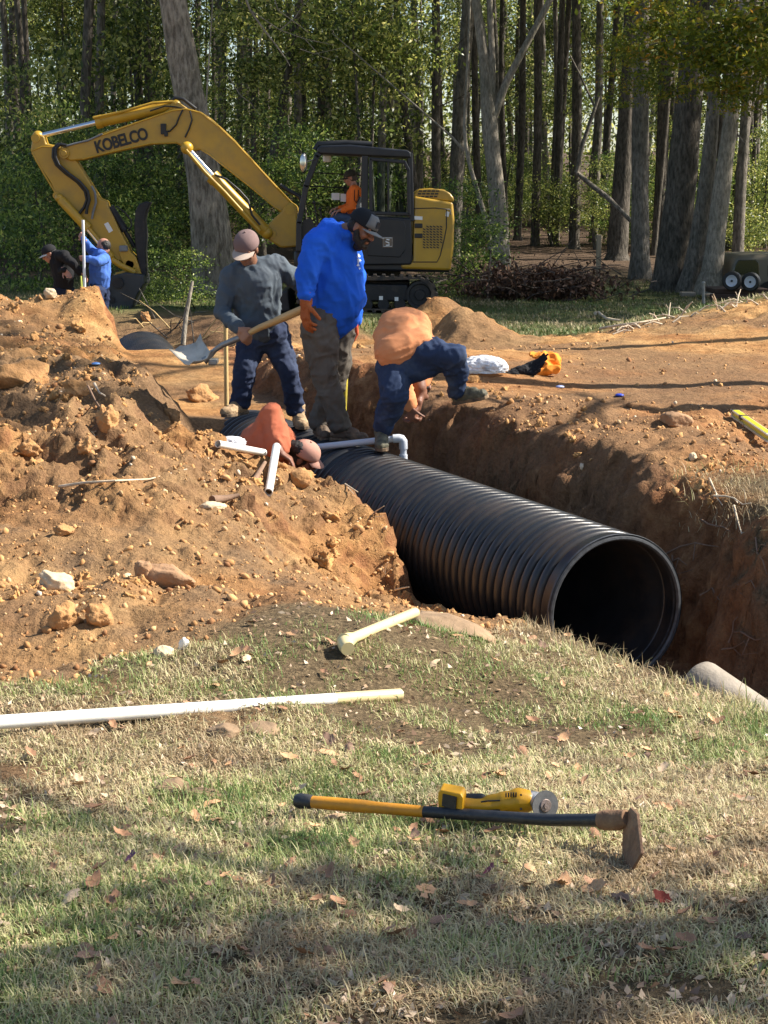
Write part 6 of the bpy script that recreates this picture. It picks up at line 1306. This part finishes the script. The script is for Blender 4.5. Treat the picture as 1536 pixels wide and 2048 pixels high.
# stakes, rods and sticks
M_stake = mat('pine_stake', (.55, .38, .16), .7, 0, .15, 8, stretch=(3, 3, .5))
mb = MB(); mb.cyl(aty(453, 812, 13.9), aty(451, 640, 13.9), .018); tag(mb.build('wooden_stake', M_stake, auto=.8), 'tan wooden rod standing upright left of the slate grey worker', 'stake')
sh2 = thing('shovel', 'yellow-handled shovel standing in the trench behind the bearded worker\'s leg', 'shovel', tuple(aty(688, 850, 13.1)))
mb = MB(); mb.cyl(aty(687, 860, 13.15), aty(694, 690, 13.2), .018); mb.build('handle', mat('yellow_fibreglass', (.60, .48, .06), .4), sh2, auto=.8); mb = MB(); mb.prism([aty(680, 845, 13.17), aty(695, 845, 13.17), aty(697, 872, 13.17), aty(687, 884, 13.17), aty(678, 872, 13.17)], (0, .01, 0)); mb.build('blade', M_steel, sh2, bevel=.002)
Yr = 25.0
mb = MB(); mb.cyl(aty(172, 690, Yr), aty(166, 440, Yr), .022, .020); rod = mb.build('measuring_rod', mat('white_rod', (.62, .66, .70), .4), auto=.8); tag(rod, 'tall white measuring rod held upright by the far worker in blue', 'rod')
mb = MB(); mb.cyl(aty(170, 690, Yr - .1), aty(162, 552, Yr - .1), .012); tag(mb.build('folding_rule', mat('lime_rule', (.55, .62, .12), .5), auto=.8), 'thin yellow-green rule beside the tall white rod at far left', 'rule')
mb = MB(); mb.tube([aty(366, 690, 20.5), aty(372, 630, 20.6), aty(385, 562, 20.7)], [.03, .028, .018], 8); tag(mb.build('branch_stick', B_pale, auto=1.2), 'bare stick leaning on the reddish bank below the massive trunk', 'stick')
mb = MB(); mb.box(aty(1197, 520, 33.5), (.09, .09, .95)); mb.box(aty(1198, 475, 33.5) , (.14, .03, .06)); tag(mb.build('wooden_post', mat('weathered_post', (.30, .24, .16), .9, 0, .2, 8, stretch=(3, 3, .4)), bevel=.01), 'short weathered wooden post on the far lawn beside the brush pile', 'post')
mb = MB(); mb.cyl(aty(1407, 625, 30), aty(1407, 566, 30), .028); mb.ell(aty(1407, 566, 30), .034); tag(mb.build('metal_post', M_steel, auto=.8), 'short grey metal post standing at the foot of the leaning pale trunk', 'post')
mb = MB(); mb.prism([aty(1364, 585, 33), aty(1392, 585, 33), aty(1392, 594, 33), aty(1364, 594, 33)], (0, .3, 0)); mb.prism([aty(1410, 588, 33), aty(1440, 588, 33), aty(1440, 596, 33), aty(1410, 596, 33)], (0, .3, 0)); 
tag(mb.build('concrete_kerb', M_conc, bevel=.02), 'pale low concrete blocks at the foot of the leaning trunks', 'kerb')
# scraps
for px, py, c, lb in ((1120, 776, (.45, .50, .75), 'flat pale blue plastic lid on the right dirt bank'), (1239, 793, (.03, .06, .45), 'small crumpled deep blue scrap on the right dirt bank'), (192, 731, (.10, .22, .50), 'small blue scrap on the shaded bank at left')):
    p = hit(px, py); crumple('plastic_scrap', p + Vector((0, 0, .01)), (.032, .036, .012), mat('blue_scrap', c, .4), lb, 'scrap', px, .02, 3)
# tangle of roots on the far trench bank
rt = thing('root_tangle', 'tangle of thin grey roots and sticks on the reddish bank below the massive trunk', 'roots', tuple(hit(330, 640)))
rs7 = random.Random(77)
for k in range(34):
    p = hit(rs7.uniform(275, 425), rs7.uniform(585, 690)); d = Vector((rs7.uniform(-1, 1), rs7.uniform(-.6, .2), rs7.uniform(-.5, .8))).normalized() * rs7.uniform(.25, .8); mb = MB()
    mb.tube([p, p + d * .5 + Vector((0, -.03, rs7.uniform(-.05, .08))), p + d], [.012, .009, .004], 5); mb.build('root', (B_dark, M_stake, B_grey)[k % 3], rt, auto=1.3)
# brush pile
bp0 = thing('brush_pile', 'heap of dead brown branches and leaves at the far edge of the lawn', 'brush pile', tuple(G(float(xs(1060, 32)), 32)))
me = leafcloud('dead_leaves', 5200, (0, 0, .26), (1.5, .8, .34), .11, 501, 50, .2, .6); me.materials.append(BROWN); o = bpy.data.objects.new('dead_leaves', me); COL.objects.link(o); o.parent = bp0
rs5 = random.Random(11); mb = MB()
for k in range(70):
    a = Vector((rs5.gauss(0, .9), rs5.uniform(-.9, .7), rs5.uniform(0, .55))); d = Vector((rs5.uniform(-1, 1), rs5.uniform(-1, .6), rs5.uniform(-.2, .5))).normalized(); L_ = rs5.uniform(.4, 1.1); mb.tube([a, a + d * L_ * .5 + Vector((0, 0, rs5.uniform(-.06, .06))), a + d * L_], [.014, .010, .005], 5)
o = mb.build('twigs', mat('dry_twig', (.085, .065, .052), .9)); o.parent = bp0
# parked tan vehicle with trailer wheels
YV = 33.6
PV = thing('parked_vehicle', 'boxy tan vehicle with a dark rear window parked among trees at the right edge', 'vehicle', tuple(G(float(xs(1515, YV)), YV)))
M_tan = mat('tan_vehicle_paint', (.15, .125, .085), .5, 0, .1, 2, coat=.1)
mb = MB(); mb.prism(pl(YV, [(1461, 590), (1462, 560), (1466, 530), (1472, 515), (1482, 510), (1500, 509), (1560, 508), (1620, 512), (1640, 540), (1720, 548), (1728, 590)]), (0, 1.7, 0)); mb.build('body', M_tan, PV, bevel=.12, seg=4, auto=.5)
mb = MB(); mb.prism(pl(YV - .012, [(1466, 548), (1470, 530), (1477, 520), (1512, 519), (1518, 526), (1519, 552)]), (0, .03, 0)); mb.build('rear_window', mat('dark_vehicle_glass', (.012, .016, .012), .08, 0, .2, 4, bump=0, spec=.8), PV, bevel=.01)
mb = MB(); mb.prism(pl(YV - .012, [(1536, 530), (1600, 530), (1618, 552), (1536, 552)]), (0, .03, 0)); mb.build('side_window', mat('dark_side_glass', (.012, .016, .012), .08, 0, .2, 4, bump=0, spec=.8), PV, bevel=.01)
for px in (1545, 1690): c = aty(px, 596, YV - .05); mb = MB(); mb.lathe([(0, .001), (0, .18), (.02, .2), (0, .33), (.25, .33), (.25, .001)], c, (0, 1, 0), 28); mb.build('wheel', M_hose, PV, auto=.6)
TRL = thing('trailer', 'dark utility trailer carrying two white-rimmed wheels in front of the tan vehicle', 'trailer', tuple(G(float(xs(1480, 32)), 32)))
mb = MB(); mb.prism(pl(31.9, [(1428, 578), (1540, 578), (1540, 590), (1428, 588)]), (0, 1.0, 0)); mb.prism(pl(31.8, [(1420, 588), (1560, 590), (1560, 604), (1420, 600)]), (0, .06, 0)); mb.build('frame', mat('trailer_iron', (.06, .035, .025), .8, .2), TRL, bevel=.02)
for px, py in ((1463, 562), (1500, 564)):
    c = aty(px, py, 31.75); ax = Vector((-.45, -1, .0)).normalized(); mb = MB(); mb.lathe([(-.10, .09), (-.11, .155), (-.09, .172), (-.02, .172), (.0, .155), (0, .10)], c, ax, 28, closedprof=True); w_ = mb.build('wheel', M_hose, TRL, auto=.7)
    mb = MB(); mb.lathe([(.004, .106), (.010, .102), (.0, .088), (-.02, .083), (-.028, .042), (-.025, .025), (-.025, .001)], c, ax, 28); mb.build('rim', mat('white_rim', (.60, .62, .68), .4, 0, .03), w_, auto=.6)
    mb = MB(); mb.lathe([(-.02, .021), (-.007, .021), (-.007, .001)], c, ax, 16); mb.build('hub', M_hose, w_, auto=.6)
# roots, twigs
M_root = mat('pale_root', (.52, .42, .30), .9, 0, .3, 10, bump=.4)
M_rootd = mat('brown_root', (.20, .12, .075), .9, 0, .3, 10, bump=.4)
def rootlet(pts, r, m, label, name='root', fork=()):
    mb = MB(); mb.tube(pts, [r * (1 - .6 * k / (len(pts) - 1)) for k in range(len(pts))], 7)
    for f in fork: mb.tube(f, [r * .6 * (1 - .5 * k / (len(f) - 1)) for k in range(len(f))], 6)
    return tag(mb.build(name, m, auto=1.3), label, 'root' if name == 'root' else 'twig')
def sur(pts, dz=.02): return [hit(*p) + Vector((0, -.02, dz)) for p in pts]
rootlet(sur([(1190, 634), (1197, 633), (1212, 645), (1228, 650), (1240, 651)], .06), .03, M_root, 'curled pale root sticking up on the far edge of the dirt bank', fork=[sur([(1200, 662), (1240, 656), (1290, 650), (1330, 642)], .03)])
rootlet(sur([(190, 778), (200, 800), (212, 812)], .04) , .010, M_root, 'thin dry stem standing out of the clod on the left mound', 'twig')
a = aty(176, 772, 11.4); rootlet([a, aty(190, 800, 11.2), aty(212, 832, 10.9)], .008, M_rootd, 'thin slanting dry twig above the left clods of the lit mound', 'twig')
for pts, fk, lb in (([(738, 1038, 10.6), (752, 1022, 10.55), (768, 1012, 10.5)], [[(738, 1045, 10.6), (750, 1034, 10.5), (766, 1032, 10.45)], [(740, 1040, 10.6), (756, 1046, 10.5), (766, 1050, 10.45)]], 'fan of pale rootlets poking from the mound edge against the culvert'),
        ([(690, 968, 10.9), (706, 978, 10.8), (716, 984, 10.75)], [[(692, 972, 10.9), (708, 988, 10.8)]], 'small pale rootlet high on the mound edge by the culvert'), ([(768, 1152, 10.1), (770, 1135, 10.05), (775, 1125, 10.0)], [[(768, 1150, 10.1), (764, 1132, 10.05)], [(768, 1152, 10.1), (782, 1138, 10.0)]], 'tuft of white rootlets at the lowest corner of the mound'),
        ([(790, 1180, 9.9), (806, 1176, 9.8), (818, 1174, 9.75)], [], 'thin brown rootlet reaching over the dark trench floor')):
    rootlet([aty(*p) for p in pts], .006, M_root, lb, fork=[[aty(*p) for p in f] for f in fk])
rs6 = random.Random(8)
for k, (x0, y0, x1, y1, m_) in enumerate(((1330, 1112, 1440, 1092, 0), (1340, 1120, 1372, 1132, 0), (1460, 1172, 1512, 1184, 1), (1400, 1196, 1452, 1208, 0), (1484, 1264, 1520, 1294, 0), (1440, 1302, 1500, 1300, 0), (1452, 1290, 1476, 1240, 0), (1420, 960, 1440, 1010, 1), (1400, 1040, 1462, 1060, 1), (1470, 1010, 1490, 1110, 1), (1500, 1060, 1536, 1150, 1), (1430, 990, 1500, 1010, 1))):
    pts = []
    for j in range(5):
        t = j / 4; p = hit(x0 + (x1 - x0) * t + rs6.uniform(-5, 5), y0 + (y1 - y0) * t + rs6.uniform(-4, 4)); v = ray(x0 + (x1 - x0) * t, y0 + (y1 - y0) * t).normalized(); pts.append(p - v * rs6.uniform(.02, .07))
    f = [[pts[2], pts[2] + Vector((rs6.uniform(-.06, .12), -.05, rs6.uniform(-.1, .06))), pts[2] + Vector((rs6.uniform(-.06, .16), -.07, rs6.uniform(-.16, .1)))]]
    o = rootlet(pts, .0065, (M_rootd, M_root)[m_ * (k % 2)], 'thin broken root dangling from the shaded right wall of the trench', fork=f); o['group'] = 'broken roots along the right trench wall'
for k in range(26):
    px = 1190 + 350 * rs6.random() ** .7; py = 668 - (px - 1190) * .205 + rs6.uniform(-4, 10); p = hit(px, py) 
    d = Vector((rs6.uniform(-1, 1), rs6.uniform(-.3, .3), rs6.uniform(0, .3))).normalized() * rs6.uniform(.08, .28)
    o = rootlet([p, p + d * .5 + Vector((0, 0, .03)), p + d], .012, M_root, 'pale broken root lying along the far rim of the dirt bank', fork=[[p + d * .5, p + d * .6 + Vector((rs6.uniform(-.06, .06), 0, .05))]]); o['group'] = 'pale broken roots on the rim of the dirt bank'
pts = sur([(175, 848), (230, 845), (300, 962), (340, 958)], .02)
rootlet(sur([(120, 978), (170, 972), (230, 966), (300, 962), (380, 945)], .012), .009, M_root, 'long thin pale root lying across the trodden dirt of the mound')
rootlet(sur([(425, 1010), (455, 1006), (480, 1004)], .03), .028, M_rootd, 'thick brown root stub crossing the shadow in the lit mound')
rootlet([aty(482, 1004, 10.05), aty(500, 975, 10.2), aty(530, 925, 10.75)], .03, M_rootd, 'thick dark root slanting up to the white stub on the mound')
# ------------------------------------------------------------ light
w = bpy.data.worlds.new("World"); S.world = w; w.use_nodes = True
SUNV = Vector((.74, .09, .66)).normalized()
sky = w.node_tree.nodes.new('ShaderNodeTexSky'); sky.sky_type = 'NISHITA'; sky.sun_disc = False
sky.sun_elevation = math.asin(SUNV.z); sky.sun_rotation = math.atan2(SUNV.x, SUNV.y)
w.node_tree.links.new(sky.outputs[0], w.node_tree.nodes['Background'].inputs[0]); w.node_tree.nodes['Background'].inputs[1].default_value = .085
sl = bpy.data.lights.new('sun', 'SUN'); sl.energy = 5.0; sl.angle = math.radians(.5); sl.color = (1, .93, .82)
so = bpy.data.objects.new('sun', sl); COL.objects.link(so); so.rotation_euler = SUNV.to_track_quat('Z', 'Y').to_euler()
S.view_settings.view_transform = 'Standard'; S.view_settings.look = 'None'; S.view_settings.exposure = 1.18; S.view_settings.gamma = 1
S.cycles.max_bounces = 5; S.cycles.diffuse_bounces = 3; S.cycles.glossy_bounces = 3; S.cycles.transmission_bounces = 6; S.cycles.transparent_max_bounces = 8
S.cycles.use_adaptive_sampling = True
